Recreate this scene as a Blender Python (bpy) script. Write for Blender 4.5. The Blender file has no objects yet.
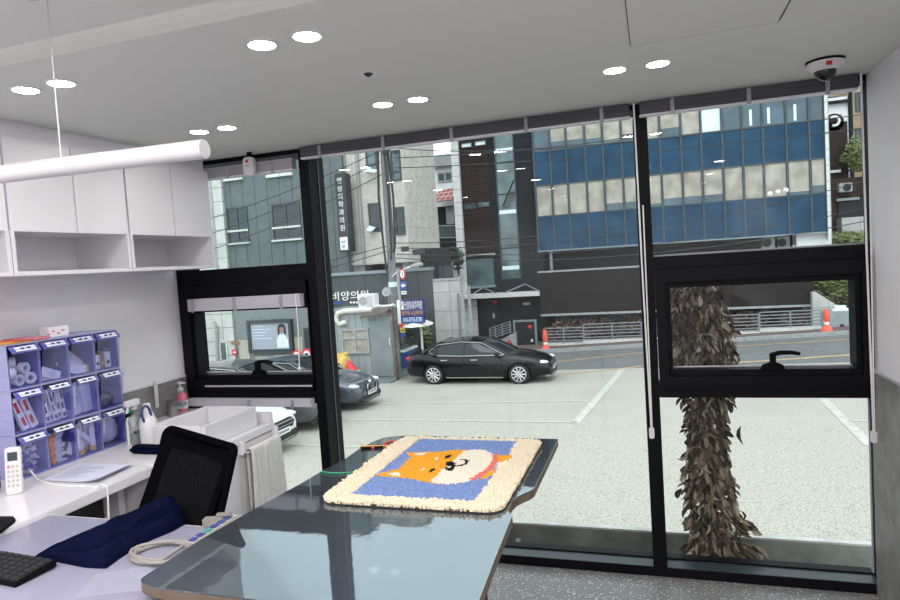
import bpy, bmesh, math, random
from mathutils import Vector, Matrix, noise as mnoise
random.seed(7)
PI = math.pi
C = bpy.context.scene.collection

# ---------------------------------------------------------------- camera
F = 642.14
yaw, pit, rol = [math.radians(a) for a in (-17.78572666, -3.29720999, -3.68943853)]
FWD = Vector((math.sin(yaw)*math.cos(pit), math.cos(yaw)*math.cos(pit), math.sin(pit)))
_r0 = Vector((math.cos(yaw), -math.sin(yaw), 0)); _u0 = _r0.cross(FWD)
RGT = math.cos(rol)*_r0 + math.sin(rol)*_u0
UP = -math.sin(rol)*_r0 + math.cos(rol)*_u0
EYE = Vector((0, -3.405, 1.70))
cd = bpy.data.cameras.new('camera'); cam = bpy.data.objects.new('camera', cd); C.objects.link(cam)
cd.sensor_width = 36; cd.lens = F/900*36; cd.clip_end = 400; cd.clip_start = .05
cam.matrix_world = Matrix.Translation(EYE) @ Matrix((RGT, UP, -FWD)).transposed().to_4x4()
bpy.context.scene.camera = cam

# a measured point of the place: where the sight line through a photo pixel meets a plane
def _hit(px, py, ax, val):
    d = (px-450)/F*RGT - (py-300)/F*UP + FWD
    return EYE + d*((val-EYE[ax])/d[ax])
def atx(px, py, x): return _hit(px, py, 0, x)
def aty(px, py, y): return _hit(px, py, 1, y)
def atz(px, py, z): return _hit(px, py, 2, z)
def xz(px, py, y):
    p = aty(px, py, y); return p.x, p.z

# ---------------------------------------------------------------- materials
def newmat(name):
    m = bpy.data.materials.new(name); m.use_nodes = True
    nt = m.node_tree; return m, nt, nt.nodes['Principled BSDF']
def setin(b, **k):
    for n, v in k.items():
        n = n.replace('_', ' ')
        if n in b.inputs: b.inputs[n].default_value = v
def coords(nt, scale=(1,1,1), src='Object', swz=None):
    tc = nt.nodes.new('ShaderNodeTexCoord'); out = tc.outputs[src]
    if swz:
        s = nt.nodes.new('ShaderNodeSeparateXYZ'); c = nt.nodes.new('ShaderNodeCombineXYZ')
        nt.links.new(out, s.inputs[0])
        for i, a in enumerate(swz):
            if a in 'xyz': nt.links.new(s.outputs['xyz'.index(a)], c.inputs[i])
        out = c.outputs[0]
    mp = nt.nodes.new('ShaderNodeMapping'); mp.inputs['Scale'].default_value = scale
    nt.links.new(out, mp.inputs[0]); return mp.outputs[0]
def mat(name, col, rough=.5, var=0, vscale=8, metal=0, spec=.5, bump=0, bscale=60, col2=None, stretch=(1,1,1), detail=4, coat=0, lo=.35, hi=.65, ior=None):
    m, nt, b = newmat(name)
    setin(b, Base_Color=(*col, 1), Roughness=rough, Metallic=metal, Specular_IOR_Level=spec, Coat_Weight=coat)
    if ior: b.inputs['IOR'].default_value = ior
    if var or col2:
        n = nt.nodes.new('ShaderNodeTexNoise'); n.inputs['Scale'].default_value = vscale; n.inputs['Detail'].default_value = detail
        nt.links.new(coords(nt, stretch), n.inputs['Vector'])
        r = nt.nodes.new('ShaderNodeValToRGB')
        c2 = col2 or tuple(min(1, c*(1+var)) for c in col); c1 = col if col2 else tuple(c*(1-var) for c in col)
        r.color_ramp.elements[0].color = (*c1, 1); r.color_ramp.elements[1].color = (*c2, 1)
        r.color_ramp.elements[0].position = lo; r.color_ramp.elements[1].position = hi
        nt.links.new(n.outputs['Fac'], r.inputs[0]); nt.links.new(r.outputs[0], b.inputs['Base Color'])
    if bump:
        n = nt.nodes.new('ShaderNodeTexNoise'); n.inputs['Scale'].default_value = bscale; n.inputs['Detail'].default_value = 3
        nt.links.new(coords(nt), n.inputs['Vector'])
        bp = nt.nodes.new('ShaderNodeBump'); bp.inputs['Strength'].default_value = bump; bp.inputs['Distance'].default_value = .01
        nt.links.new(n.outputs['Fac'], bp.inputs['Height']); nt.links.new(bp.outputs[0], b.inputs['Normal'])
    return m
def brickmat(name, c1, c2, mortar, bw, bh, gap=.01, swz='xz-', offset=0.0, rough=.75, spec=.12):
    m, nt, b = newmat(name)
    t = nt.nodes.new('ShaderNodeTexBrick'); t.offset = offset
    t.inputs['Color1'].default_value = (*c1, 1); t.inputs['Color2'].default_value = (*c2, 1); t.inputs['Mortar'].default_value = (*mortar, 1)
    t.inputs['Scale'].default_value = 1; t.inputs['Mortar Size'].default_value = gap; t.inputs['Brick Width'].default_value = bw; t.inputs['Row Height'].default_value = bh
    nt.links.new(coords(nt, swz=swz), t.inputs['Vector'])
    n = nt.nodes.new('ShaderNodeTexNoise'); n.inputs['Scale'].default_value = 3; n.inputs['Detail'].default_value = 6
    nt.links.new(coords(nt), n.inputs['Vector'])
    mx = nt.nodes.new('ShaderNodeMix'); mx.data_type = 'RGBA'; mx.blend_type = 'MULTIPLY'; mx.inputs[0].default_value = .45
    nt.links.new(t.outputs['Color'], mx.inputs[6]); nt.links.new(n.outputs['Fac'], mx.inputs[7]); nt.links.new(mx.outputs[2], b.inputs['Base Color'])
    setin(b, Roughness=rough, Specular_IOR_Level=spec); return m
def glassmat(name, tint=(.93,.95,.94), refl=1.0, rough=0.0, body=None, bodyw=0.0, ior=1.5):
    m = bpy.data.materials.new(name); m.use_nodes = True; nt = m.node_tree; nt.nodes.clear()
    o = nt.nodes.new('ShaderNodeOutputMaterial'); t = nt.nodes.new('ShaderNodeBsdfTransparent'); g = nt.nodes.new('ShaderNodeBsdfGlossy')
    t.inputs[0].default_value = (*tint, 1); g.inputs['Roughness'].default_value = rough
    f = nt.nodes.new('ShaderNodeFresnel'); f.inputs[0].default_value = ior
    mu = nt.nodes.new('ShaderNodeMath'); mu.operation = 'MULTIPLY'; mu.inputs[1].default_value = refl
    nt.links.new(f.outputs[0], mu.inputs[0])
    mx = nt.nodes.new('ShaderNodeMixShader'); nt.links.new(mu.outputs[0], mx.inputs[0])
    last = t.outputs[0]
    if body:
        d = nt.nodes.new('ShaderNodeBsdfDiffuse'); d.inputs[0].default_value = (*body, 1)
        m2 = nt.nodes.new('ShaderNodeMixShader'); m2.inputs[0].default_value = bodyw
        nt.links.new(last, m2.inputs[1]); nt.links.new(d.outputs[0], m2.inputs[2]); last = m2.outputs[0]
    nt.links.new(last, mx.inputs[1]); nt.links.new(g.outputs[0], mx.inputs[2]); nt.links.new(mx.outputs[0], o.inputs[0]); return m
def emat(name, col, st):
    m, nt, b = newmat(name); setin(b, Base_Color=(*col,1), Emission_Color=(*col,1), Emission_Strength=st); return m

M = {}
M['white'] = mat('white_paint', (.80,.79,.82), .55, var=.015)
M['ceil'] = mat('ceiling_paint', (.655,.665,.645), .8, var=.012, vscale=3)
M['lam'] = mat('white_laminate', (.74,.73,.77), .3)
M['lamedge'] = mat('laminate_edge', (.70,.69,.74), .4)
M['solid'] = mat('white_solid_surface', (.68,.67,.71), .18, var=.015)
M['deskshade'] = mat('underdesk_shade', (.022,.023,.021), .6)  # near-black colour standing for the shade below the worktop
M['desk'] = mat('desk_mat_vinyl', (.255,.252,.335), .12, var=.06, vscale=4)
M['deskpaper'] = mat('document_paper', (.30,.30,.385), .16, var=.02)
M['deskline'] = mat('document_print', (.235,.235,.31), .3)
M['black'] = mat('black_aluminium', (.004,.004,.006), .5, spec=.12)
M['blackp'] = mat('black_plastic', (.004,.004,.005), .6, spec=.08)
M['chairblk'] = mat('black_chair_frame', (.003,.003,.0035), .8, spec=.0)
M['key'] = mat('key_plastic', (.016,.017,.02), .5, spec=.25)
M['rubber'] = mat('rubber', (.015,.015,.015), .8)
M['sill'] = mat('sill_aluminium', (.03,.045,.052), .35, spec=.4)
M['alum'] = mat('pale_aluminium', (.62,.62,.66), .35, metal=.3)
M['slat'] = mat('blind_slat_grey', (.085,.085,.10), .45, var=.25, vscale=60, stretch=(.02,1,6))
M['blindw'] = mat('blind_white', (.72,.71,.78), .4)
M['blindg'] = mat('blind_grey', (.40,.40,.44), .4)
M['cord'] = mat('white_cord', (.75,.74,.76), .6)
M['plastw'] = mat('white_plastic', (.68,.67,.70), .35)
M['plastg'] = mat('grey_plastic', (.45,.43,.42), .45)
M['cable'] = mat('grey_cable', (.25,.235,.225), .5)
M['stone'] = mat('grey_stone_panel', (.17,.17,.165), .5, col2=(.27,.265,.26), vscale=9, detail=9, bump=.05)
M['navy'] = mat('navy_cloth', (.0018,.0038,.019), .9, var=.25, vscale=30, spec=.04, bump=.25, bscale=200)
M['towel'] = mat('towel_cloth', (.68,.67,.65), .95, var=.06, vscale=40, bump=.5, bscale=250, spec=.1)
M['mesh'] = mat('black_mesh_fabric', (.007,.007,.008), .95, var=.5, vscale=160, spec=.0)
M['tabtop'] = mat('table_top_laminate', (.042,.050,.062), .03, var=.12, vscale=5, spec=.9, bump=.05, bscale=6, ior=1.95)
[n for n in M['tabtop'].node_tree.nodes if n.type == 'BSDF_PRINCIPLED'][0].inputs['Specular Tint'].default_value = (.78,.95,1.0,1)
M['tabedge'] = mat('table_edge_wood', (.13,.095,.07), .5, var=.15)
M['cream'] = mat('cream_wool', (.68,.60,.47), .95, var=.1, vscale=120, spec=.05)
M['blue'] = mat('blue_wool', (.17,.245,.47), .95, var=.18, vscale=90, spec=.05)
M['orange'] = mat('orange_wool', (.66,.315,.035), .95, var=.1, vscale=90, spec=.05)
M['ivory'] = mat('ivory_wool', (.66,.62,.54), .95, var=.05, vscale=90, spec=.05)
M['coral'] = mat('coral_wool', (.62,.17,.13), .95, var=.1, vscale=90, spec=.05)
M['blackw'] = mat('black_wool', (.015,.012,.012), .95, spec=.05)
M['latex'] = mat('rug_backing', (.05,.035,.03), .9)
M['lav'] = mat('lavender_plastic', (.36,.365,.62), .35)
M['lavd'] = mat('blue_bin_plastic', (.11,.115,.42), .35)
M['lavclear'] = glassmat('clear_lavender_plastic', (.84,.85,.98), .25, .05, (.45,.48,.9), .015)
M['clear'] = glassmat('clear_plastic', (.85,.88,.88), 1.0, .05, (.7,.75,.75), .15)
M['labelw'] = mat('label_paper', (.85,.85,.88), .6)
M['ink'] = mat('dark_ink', (.03,.03,.05), .6)
M['inkb'] = mat('blue_ink', (.03,.05,.20), .6)
M['paper'] = mat('paper', (.62,.64,.78), .7, var=.03)
M['red'] = mat('red_plastic', (.55,.02,.03), .4)
M['redsign'] = mat('red_sign_paint', (.60,.03,.04), .4)
M['pinkl'] = mat('pink_soap', (.75,.18,.28), .2)
M['chrome'] = mat('brushed_steel', (.50,.50,.50), .28, metal=.9)
M['purple'] = mat('purple_plastic', (.10,.06,.40), .4)
M['oran'] = mat('orange_cap', (.75,.28,.01), .4)
M['yellow'] = mat('yellow_plastic', (.70,.45,.03), .5)
M['green'] = mat('green_plastic', (.03,.30,.15), .5)
M['brown'] = mat('brown_card', (.30,.16,.06), .6)
M['teal'] = mat('teal_button', (.03,.25,.24), .4)
M['screen'] = mat('lcd_screen', (.03,.05,.045), .3)
M['lampw'] = mat('lamp_tube', (.60,.585,.605), .5)
M['glow'] = emat('downlight_glow', (1.0,.95,.90), 85)
M['pane'] = glassmat('window_glass', (.93,.945,.94), .38)
M['domeblk'] = mat('smoked_bubble', (.006,.006,.008), .06, spec=.5)
M['dome'] = glassmat('smoked_dome', (.12,.12,.13), 1.0, .02, (.02,.02,.02), .4)
# outdoors
M['asph'] = None
M['conc'] = mat('curb_concrete', (.25,.265,.24), .9, var=.35, vscale=5, detail=8, bump=.3, bscale=40)
M['conctop'] = mat('curb_cap', (.55,.55,.52), .9, var=.15, vscale=9)
M['soil'] = mat('planting_gravel', (.10,.095,.08), .95, var=.6, vscale=40, bump=.8, bscale=60)
M['leafdry'] = mat('dry_leaf', (.065,.047,.032), .8, col2=(.22,.175,.12), vscale=16, lo=.35, hi=.72, detail=5, spec=.2)
M['bark'] = mat('bark', (.045,.03,.02), .95, var=.3, bump=.6)
M['leaf'] = mat('green_leaf', (.05,.09,.025), .6, col2=(.23,.26,.09), vscale=3, lo=.3, hi=.7)
M['leaf2'] = mat('olive_leaf', (.06,.08,.03), .7, col2=(.20,.20,.09), vscale=4)
M['leafd'] = mat('dark_green_leaf', (.012,.028,.012), .7, col2=(.04,.07,.025), vscale=4)
M['leafred'] = mat('russet_leaf', (.06,.035,.03), .8, col2=(.22,.13,.11), vscale=3)
M['carblk'] = mat('black_car_paint', (.004,.005,.006), .2, coat=.25, spec=.3)
M['carblue'] = mat('slate_car_paint', (.035,.05,.07), .25, coat=1.0)
M['cargrey'] = mat('grey_car_paint', (.05,.053,.055), .3, coat=1.0)
M['carwht'] = mat('white_car_paint', (.72,.73,.74), .25, coat=1.0)
M['carglass'] = mat('car_glass', (.012,.016,.02), .06, spec=.5)
M['lens'] = mat('headlight_lens', (.62,.64,.66), .12, metal=.4)
M['tail'] = mat('tail_light', (.45,.01,.02), .2)
M['plate'] = mat('number_plate', (.75,.76,.76), .5)
M['rim'] = mat('alloy_rim', (.62,.62,.62), .3, metal=.7)
M['tyre'] = mat('tyre_rubber', (.015,.015,.015), .85)
M['clad'] = brickmat('grey_metal_cladding', (.155,.185,.19), (.165,.195,.20), (.07,.082,.086), .62, 40, .018)
M['clad2'] = brickmat('slate_metal_cladding', (.085,.10,.105), (.092,.108,.113), (.045,.054,.058), .75, 40, .02)
M['wtile'] = brickmat('white_wall_tile', (.62,.64,.60), (.66,.68,.64), (.33,.34,.32), 1.5, .62, .02)
M['beige'] = brickmat('beige_wall_panel', (.66,.62,.56), (.70,.66,.60), (.48,.45,.41), 1.2, .95, .012)
M['cblock'] = brickmat('pale_concrete_panel', (.50,.505,.485), (.55,.555,.53), (.33,.335,.32), 1.5, .75, .015)
M['pilas'] = brickmat('pale_stone_pilaster', (.72,.73,.71), (.77,.78,.76), (.42,.43,.42), 2, .62, .02)
M['slatb'] = brickmat('brown_timber_slats', (.036,.025,.021), (.058,.040,.034), (.012,.009,.008), 1.6, .10, .02, offset=.5)
M['slatd'] = brickmat('dark_timber_slats', (.022,.019,.019), (.028,.024,.023), (.010,.009,.009), 1.9, .16, .012, offset=.5)
M['dkwall'] = brickmat('charcoal_wall_tile', (.019,.024,.029), (.024,.029,.034), (.012,.014,.017), 1.0, .55, .01)
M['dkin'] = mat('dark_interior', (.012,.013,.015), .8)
M['bband'] = mat('blue_spandrel_glass', (.006,.038,.080), .25, col2=(.012,.056,.110), vscale=1.6, spec=.18, lo=.4, hi=.6)
M['blindb'] = mat('beige_roller_blind', (.27,.245,.205), .45, col2=(.42,.39,.335), vscale=2.2, spec=.25, detail=7)
M['mull'] = mat('blue_grey_mullion', (.035,.05,.06), .4)
M['bglass'] = mat('blue_grey_window', (.045,.085,.11), .08, var=.4, vscale=.8, spec=.7)
M['gglass'] = mat('greenish_window', (.075,.12,.125), .1, var=.35, vscale=1.2, spec=.7)
M['dglass'] = mat('dark_window', (.02,.032,.036), .08, spec=.6)
M['brightglass'] = mat('lit_window_blind', (.62,.72,.76), .3)
M['polegrey'] = mat('pole_weathered', (.17,.175,.175), .85, var=.2)
M['sacky'] = mat('sack_cloth', (.50,.33,.09), .8, var=.4, vscale=6)
M['steel'] = mat('galvanised_rail', (.20,.24,.25), .5, metal=.2)
M['booth'] = mat('grey_container_steel', (.27,.305,.31), .6, var=.1, vscale=2, detail=7)
M['boothd'] = mat('grey_container_door', (.19,.22,.23), .6, var=.1, vscale=2)
M['rust'] = mat('rusty_pipe', (.105,.058,.038), .8, var=.4)
M['awn'] = mat('weathered_awning', (.085,.068,.055), .8, var=.4)
M['polec'] = mat('pole_concrete', (.30,.31,.31), .85, var=.15)
M['wire'] = mat('black_wire', (.015,.015,.018), .6)
M['tarp'] = mat('tarpaulin', (.62,.60,.54), .8, var=.15, vscale=6)
M['signblue'] = mat('navy_sign_board', (.022,.02,.13), .5)
M['signblue2'] = mat('bright_blue_sign', (.015,.07,.27), .5)
M['signdark'] = mat('charcoal_sign', (.025,.03,.034), .5)
M['signtxt'] = mat('white_sign_letter', (.80,.80,.78), .5)
M['signor'] = mat('orange_sign_letter', (.65,.33,.06), .5)
M['conered'] = mat('orange_red_plastic', (.72,.10,.06), .5)
M['rtile'] = brickmat('red_roof_tile', (.30,.06,.05), (.36,.08,.065), (.5,.4,.38), .35, .3, .04)
M['whitebld'] = mat('white_render_wall', (.72,.74,.74), .8, var=.05, vscale=1)
M['brickd'] = brickmat('dark_brick', (.045,.026,.022), (.06,.036,.03), (.04,.034,.03), .4, .13, .015, offset=.5)
M['brickt'] = brickmat('tan_brick', (.40,.28,.17), (.58,.44,.30), (.45,.38,.3), .75, .38, .03, offset=.5)
M['yline'] = mat('yellow_road_line', (.42,.30,.15), .9, var=.25, vscale=12)
M['wline'] = mat('white_road_line', (.50,.49,.44), .9, col2=(.39,.385,.345), vscale=6)
M['road'] = mat('road_asphalt', (.135,.14,.14), .9, var=.12, vscale=3, detail=8)
M['pave'] = brickmat('paving_block', (.17,.125,.115), (.22,.165,.15), (.13,.11,.1), .5, .3, .02, swz='xy-', offset=.5)
M['skin'] = mat('printed_skin', (.35,.20,.15), .7)
M['poster'] = mat('poster_print', (.33,.37,.43), .4)
M['granite'] = mat('speckled_granite', (.13,.15,.15), .6, col2=(.24,.27,.27), vscale=30, detail=8)
M['beigest'] = mat('beige_stone', (.42,.40,.33), .7, var=.06)

def islandmat(name, stops, rough):
    m, nt, b = newmat(name); setin(b, Roughness=rough, Specular_IOR_Level=.2)
    g = nt.nodes.new('ShaderNodeNewGeometry'); r = nt.nodes.new('ShaderNodeValToRGB'); cr = r.color_ramp
    while len(cr.elements) < len(stops): cr.elements.new(.5)
    for e, (p, c) in zip(cr.elements, stops): e.position = p; e.color = (*c, 1)
    n = nt.nodes.new('ShaderNodeTexNoise'); n.inputs['Scale'].default_value = 45; n.inputs['Detail'].default_value = 3; nt.links.new(coords(nt), n.inputs['Vector'])
    mx = nt.nodes.new('ShaderNodeMix'); mx.data_type = 'RGBA'; mx.blend_type = 'MULTIPLY'; mx.inputs[0].default_value = .5
    nt.links.new(g.outputs['Random Per Island'], r.inputs[0]); nt.links.new(r.outputs[0], mx.inputs[6]); nt.links.new(n.outputs['Fac'], mx.inputs[7]); nt.links.new(mx.outputs[2], b.inputs['Base Color']); return m
M['leafdry'] = islandmat('dry_leaf_brown', [(0,(.05,.034,.022)),(.35,(.12,.085,.055)),(.6,(.30,.22,.15)),(.85,(.60,.49,.36)),(1,(.85,.76,.60))], .85)
def speckle(name, base, fleck, scale, size, rough):
    m, nt, b = newmat(name)
    v = nt.nodes.new('ShaderNodeTexVoronoi'); v.inputs['Scale'].default_value = scale
    nt.links.new(coords(nt), v.inputs['Vector'])
    lt = nt.nodes.new('ShaderNodeMath'); lt.operation = 'LESS_THAN'; lt.inputs[1].default_value = size
    nt.links.new(v.outputs['Distance'], lt.inputs[0])
    s = nt.nodes.new('ShaderNodeSeparateColor'); nt.links.new(v.outputs['Color'], s.inputs[0])
    g = nt.nodes.new('ShaderNodeMath'); g.operation = 'MULTIPLY'; nt.links.new(lt.outputs[0], g.inputs[0]); nt.links.new(s.outputs[0], g.inputs[1])
    mx = nt.nodes.new('ShaderNodeMix'); mx.data_type = 'RGBA'
    mx.inputs[6].default_value = (*base, 1); mx.inputs[7].default_value = (*fleck, 1)
    nt.links.new(g.outputs[0], mx.inputs[0]); nt.links.new(mx.outputs[2], b.inputs['Base Color']); setin(b, Roughness=rough); return m
M['floor'] = speckle('speckled_vinyl_floor', (.19,.19,.19), (.66,.66,.66), 62, .33, .4)
def groundmat():
    m, nt, b = newmat('washed_concrete_ground'); setin(b, Roughness=.95, Specular_IOR_Level=.2)
    co = coords(nt)
    fine = nt.nodes.new('ShaderNodeTexNoise'); fine.inputs['Scale'].default_value = 38; fine.inputs['Detail'].default_value = 5; nt.links.new(co, fine.inputs['Vector'])
    r1 = nt.nodes.new('ShaderNodeValToRGB'); r1.color_ramp.elements[0].position = .36; r1.color_ramp.elements[1].position = .52
    r1.color_ramp.elements[0].color = (.235,.222,.182,1); r1.color_ramp.elements[1].color = (.425,.405,.352,1); nt.links.new(fine.outputs['Fac'], r1.inputs[0])
    big = nt.nodes.new('ShaderNodeTexNoise'); big.inputs['Scale'].default_value = .7; big.inputs['Detail'].default_value = 7; nt.links.new(co, big.inputs['Vector'])
    r2 = nt.nodes.new('ShaderNodeValToRGB'); r2.color_ramp.elements[0].position = .3; r2.color_ramp.elements[1].position = .7
    r2.color_ramp.elements[0].color = (.335,.323,.288,1); r2.color_ramp.elements[1].color = (.395,.382,.343,1); nt.links.new(big.outputs['Fac'], r2.inputs[0])
    # the apron near the building is exposed aggregate, the lot beyond is smooth
    s = nt.nodes.new('ShaderNodeSeparateXYZ'); nt.links.new(co, s.inputs[0])
    w = nt.nodes.new('ShaderNodeMapRange'); w.inputs['From Min'].default_value = APRON-.5; w.inputs['From Max'].default_value = APRON+.9
    nt.links.new(s.outputs[1], w.inputs['Value'])
    mx = nt.nodes.new('ShaderNodeMix'); mx.data_type = 'RGBA'; nt.links.new(w.outputs[0], mx.inputs[0]); nt.links.new(r1.outputs[0], mx.inputs[6])
    mm = nt.nodes.new('ShaderNodeMix'); mm.data_type = 'RGBA'; mm.inputs[0].default_value = .25; nt.links.new(r2.outputs[0], mm.inputs[6]); nt.links.new(r1.outputs[0], mm.inputs[7])
    nt.links.new(mm.outputs[2], mx.inputs[7]); nt.links.new(mx.outputs[2], b.inputs['Base Color']); return m

# ---------------------------------------------------------------- mesh builder
class MB:
    def __init__(s, mtx=None): s.v = []; s.f = []; s.mtx = mtx
    def add(s, vs, fs):
        o = len(s.v); vs = [Vector(v) for v in vs]
        if s.mtx: vs = [s.mtx @ v for v in vs]
        s.v += vs; s.f += [tuple(i+o for i in f) for f in fs]; return s
    def box(s, x0, y0, z0, x1, y1, z1):
        x0, x1 = min(x0,x1), max(x0,x1); y0, y1 = min(y0,y1), max(y0,y1); z0, z1 = min(z0,z1), max(z0,z1)
        return s.add([(x0,y0,z0),(x1,y0,z0),(x1,y1,z0),(x0,y1,z0),(x0,y0,z1),(x1,y0,z1),(x1,y1,z1),(x0,y1,z1)],
              [(3,2,1,0),(4,5,6,7),(0,1,5,4),(1,2,6,5),(2,3,7,6),(3,0,4,7)])
    def cbox(s, c, d, rot=None):
        hx, hy, hz = d[0]/2, d[1]/2, d[2]/2; c = Vector(c)
        vs = [Vector(p) for p in [(-hx,-hy,-hz),(hx,-hy,-hz),(hx,hy,-hz),(-hx,hy,-hz),(-hx,-hy,hz),(hx,-hy,hz),(hx,hy,hz),(-hx,hy,hz)]]
        if rot: vs = [rot @ v for v in vs]
        return s.add([v+c for v in vs], [(3,2,1,0),(4,5,6,7),(0,1,5,4),(1,2,6,5),(2,3,7,6),(3,0,4,7)])
    def prism(s, poly, a, b, ax='z'):
        n = len(poly); mk = {'z': lambda p,t: (p[0],p[1],t), 'y': lambda p,t: (p[0],t,p[1]), 'x': lambda p,t: (t,p[0],p[1])}[ax]
        ar = sum(poly[i][0]*poly[(i+1)%n][1]-poly[(i+1)%n][0]*poly[i][1] for i in range(n))
        if (ar < 0) != (ax == 'y'): poly = list(reversed(poly))
        if ax == 'y': a, b = min(a,b), max(a,b)
        a, b = min(a,b), max(a,b)
        return s.add([mk(p,a) for p in poly]+[mk(p,b) for p in poly],
              [tuple(reversed(range(n))), tuple(range(n,2*n))]+[(i,(i+1)%n,n+(i+1)%n,n+i) for i in range(n)])
    def cyl(s, p0, p1, r0, r1=None, n=16):
        p0, p1 = Vector(p0), Vector(p1); r1 = r0 if r1 is None else r1
        d = (p1-p0).normalized(); a = d.orthogonal().normalized(); b = d.cross(a)
        ring = lambda p, r: [p+(a*math.cos(2*PI*i/n)+b*math.sin(2*PI*i/n))*r for i in range(n)]
        return s.add(ring(p0,r0)+ring(p1,r1), [tuple(reversed(range(n))), tuple(range(n,2*n))]+[(i,(i+1)%n,n+(i+1)%n,n+i) for i in range(n)])
    def tube(s, pts, r, n=6, closed=False):
        pts = [Vector(p) for p in pts]; N = len(pts); vs = []; prev = None
        for i, p in enumerate(pts):
            d = (pts[(i+1)%N]-pts[i-1]) if closed or 0 < i < N-1 else (pts[1]-pts[0] if i == 0 else pts[-1]-pts[-2])
            d = d.normalized() if d.length > 1e-9 else Vector((0,0,1))
            a = prev - d*prev.dot(d) if prev is not None else d.orthogonal()
            a = a.normalized() if a.length > 1e-6 else d.orthogonal().normalized()
            prev = a; b = d.cross(a); rr = r[i] if isinstance(r, (list,tuple)) else r
            vs += [p+(a*math.cos(2*PI*k/n)+b*math.sin(2*PI*k/n))*rr for k in range(n)]
        fs = []
        for i in range(N if closed else N-1):
            j = (i+1) % N
            fs += [(i*n+k, i*n+(k+1)%n, j*n+(k+1)%n, j*n+k) for k in range(n)]
        if not closed: fs += [tuple(reversed(range(n))), tuple(range((N-1)*n, N*n))]
        return s.add(vs, fs)
    def lathe(s, prof, c=(0,0,0), n=24, sx=1, sy=1):
        vs = []; c = Vector(c)
        for r, z in prof: vs += [c+Vector((r*sx*math.cos(2*PI*k/n), r*sy*math.sin(2*PI*k/n), z)) for k in range(n)]
        m = len(prof); fs = [(i*n+k, i*n+(k+1)%n, (i+1)*n+(k+1)%n, (i+1)*n+k) for i in range(m-1) for k in range(n)]
        fs += [tuple(reversed(range(n))), tuple(range((m-1)*n, m*n))]; return s.add(vs, fs)
    def grid(s, fn, nu, nv):
        vs = [fn(i/nu, j/nv) for j in range(nv+1) for i in range(nu+1)]; w = nu+1
        return s.add(vs, [(j*w+i, j*w+i+1, (j+1)*w+i+1, (j+1)*w+i) for j in range(nv) for i in range(nu)])
    def slabq(s, q, t):       # four corners, thickness vector t
        q = [Vector(p) for p in q]; t = Vector(t)
        return s.add(q+[p+t for p in q], [(0,1,2,3),(7,6,5,4),(0,4,5,1),(1,5,6,2),(2,6,7,3),(3,7,4,0)])
    def ball(s, c, r, n=12, m=8, sc=(1,1,1)):
        vs = []; c = Vector(c)
        for j in range(1, m):
            t = PI*j/m
            vs += [c+Vector((r*sc[0]*math.sin(t)*math.cos(2*PI*k/n), r*sc[1]*math.sin(t)*math.sin(2*PI*k/n), -r*sc[2]*math.cos(t))) for k in range(n)]
        vs += [c+Vector((0,0,-r*sc[2])), c+Vector((0,0,r*sc[2]))]; a = len(vs)-2
        fs = [(j*n+k, j*n+(k+1)%n, (j+1)*n+(k+1)%n, (j+1)*n+k) for j in range(m-2) for k in range(n)]
        fs += [(a, (k+1)%n, k) for k in range(n)]+[(a+1, (m-2)*n+k, (m-2)*n+(k+1)%n) for k in range(n)]
        return s.add(vs, fs)

ORG = {}
def finish(me, mat_, bevel, smooth, seg=2, recalc=True):
    if bevel or recalc:
        bm = bmesh.new(); bm.from_mesh(me)
        if recalc: bmesh.ops.recalc_face_normals(bm, faces=bm.faces)
        if bevel:
            es = [e for e in bm.edges if len(e.link_faces) == 2 and e.calc_face_angle(0) > .5]
            bmesh.ops.bevel(bm, geom=es, offset=bevel, segments=seg, affect='EDGES', clamp_overlap=True)
        bm.to_mesh(me); bm.free()
    if mat_: me.materials.append(mat_)
    if smooth:
        me.polygons.foreach_set('use_smooth', [True]*len(me.polygons)); me.set_sharp_from_angle(angle=math.radians(smooth if smooth > 1 else 40))
def obj(name, mb, m, parent=None, bevel=0, smooth=0, label=None, recalc=True):
    vs = mb.v
    if parent is None:
        xs = [v.x for v in vs]; ys = [v.y for v in vs]; zs = [v.z for v in vs]
        org = Vector(((min(xs)+max(xs))/2, (min(ys)+max(ys))/2, min(zs)))
    else: org = ORG[parent.name]
    me = bpy.data.meshes.new(name); me.from_pydata([v-org for v in vs], [], mb.f); me.update()
    finish(me, M[m] if isinstance(m, str) else m, bevel, smooth, recalc=recalc)
    o = bpy.data.objects.new(name, me); C.objects.link(o); ORG[o.name] = org
    if parent is None: o.location = org
    else: o.parent = parent
    if label: o['label'] = label
    return o
def tag(o, label, cat, group=None, kind=None):
    if label: o['label'] = label
    if cat: o['category'] = cat
    if group: o['group'] = group
    if kind: o['kind'] = kind
    return o
def thing(name, label, cat, loc, group=None, kind=None):
    o = bpy.data.objects.new(name, None); C.objects.link(o); o.location = loc; o.empty_display_size = .1
    ORG[o.name] = Vector(loc); return tag(o, label, cat, group, kind)
def struct(name, mb, m, label, cat, **k): return tag(obj(name, mb, m, **k), label, cat, kind='structure')
def solo(name, mb, m, label, cat, group=None, kind=None, **k): return tag(obj(name, mb, m, **k), label, cat, group, kind)
def dup(root, loc, rotz=0, label=None):
    r = root.copy(); C.objects.link(r); r.location = loc; r.rotation_euler = (0,0,rotz)
    if label: r['label'] = label
    for ch in list(root.children):
        c = ch.copy(); C.objects.link(c); c.parent = r
        for g in list(ch.children):
            d = g.copy(); C.objects.link(d); d.parent = c
    return r
_tc = {}
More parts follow.
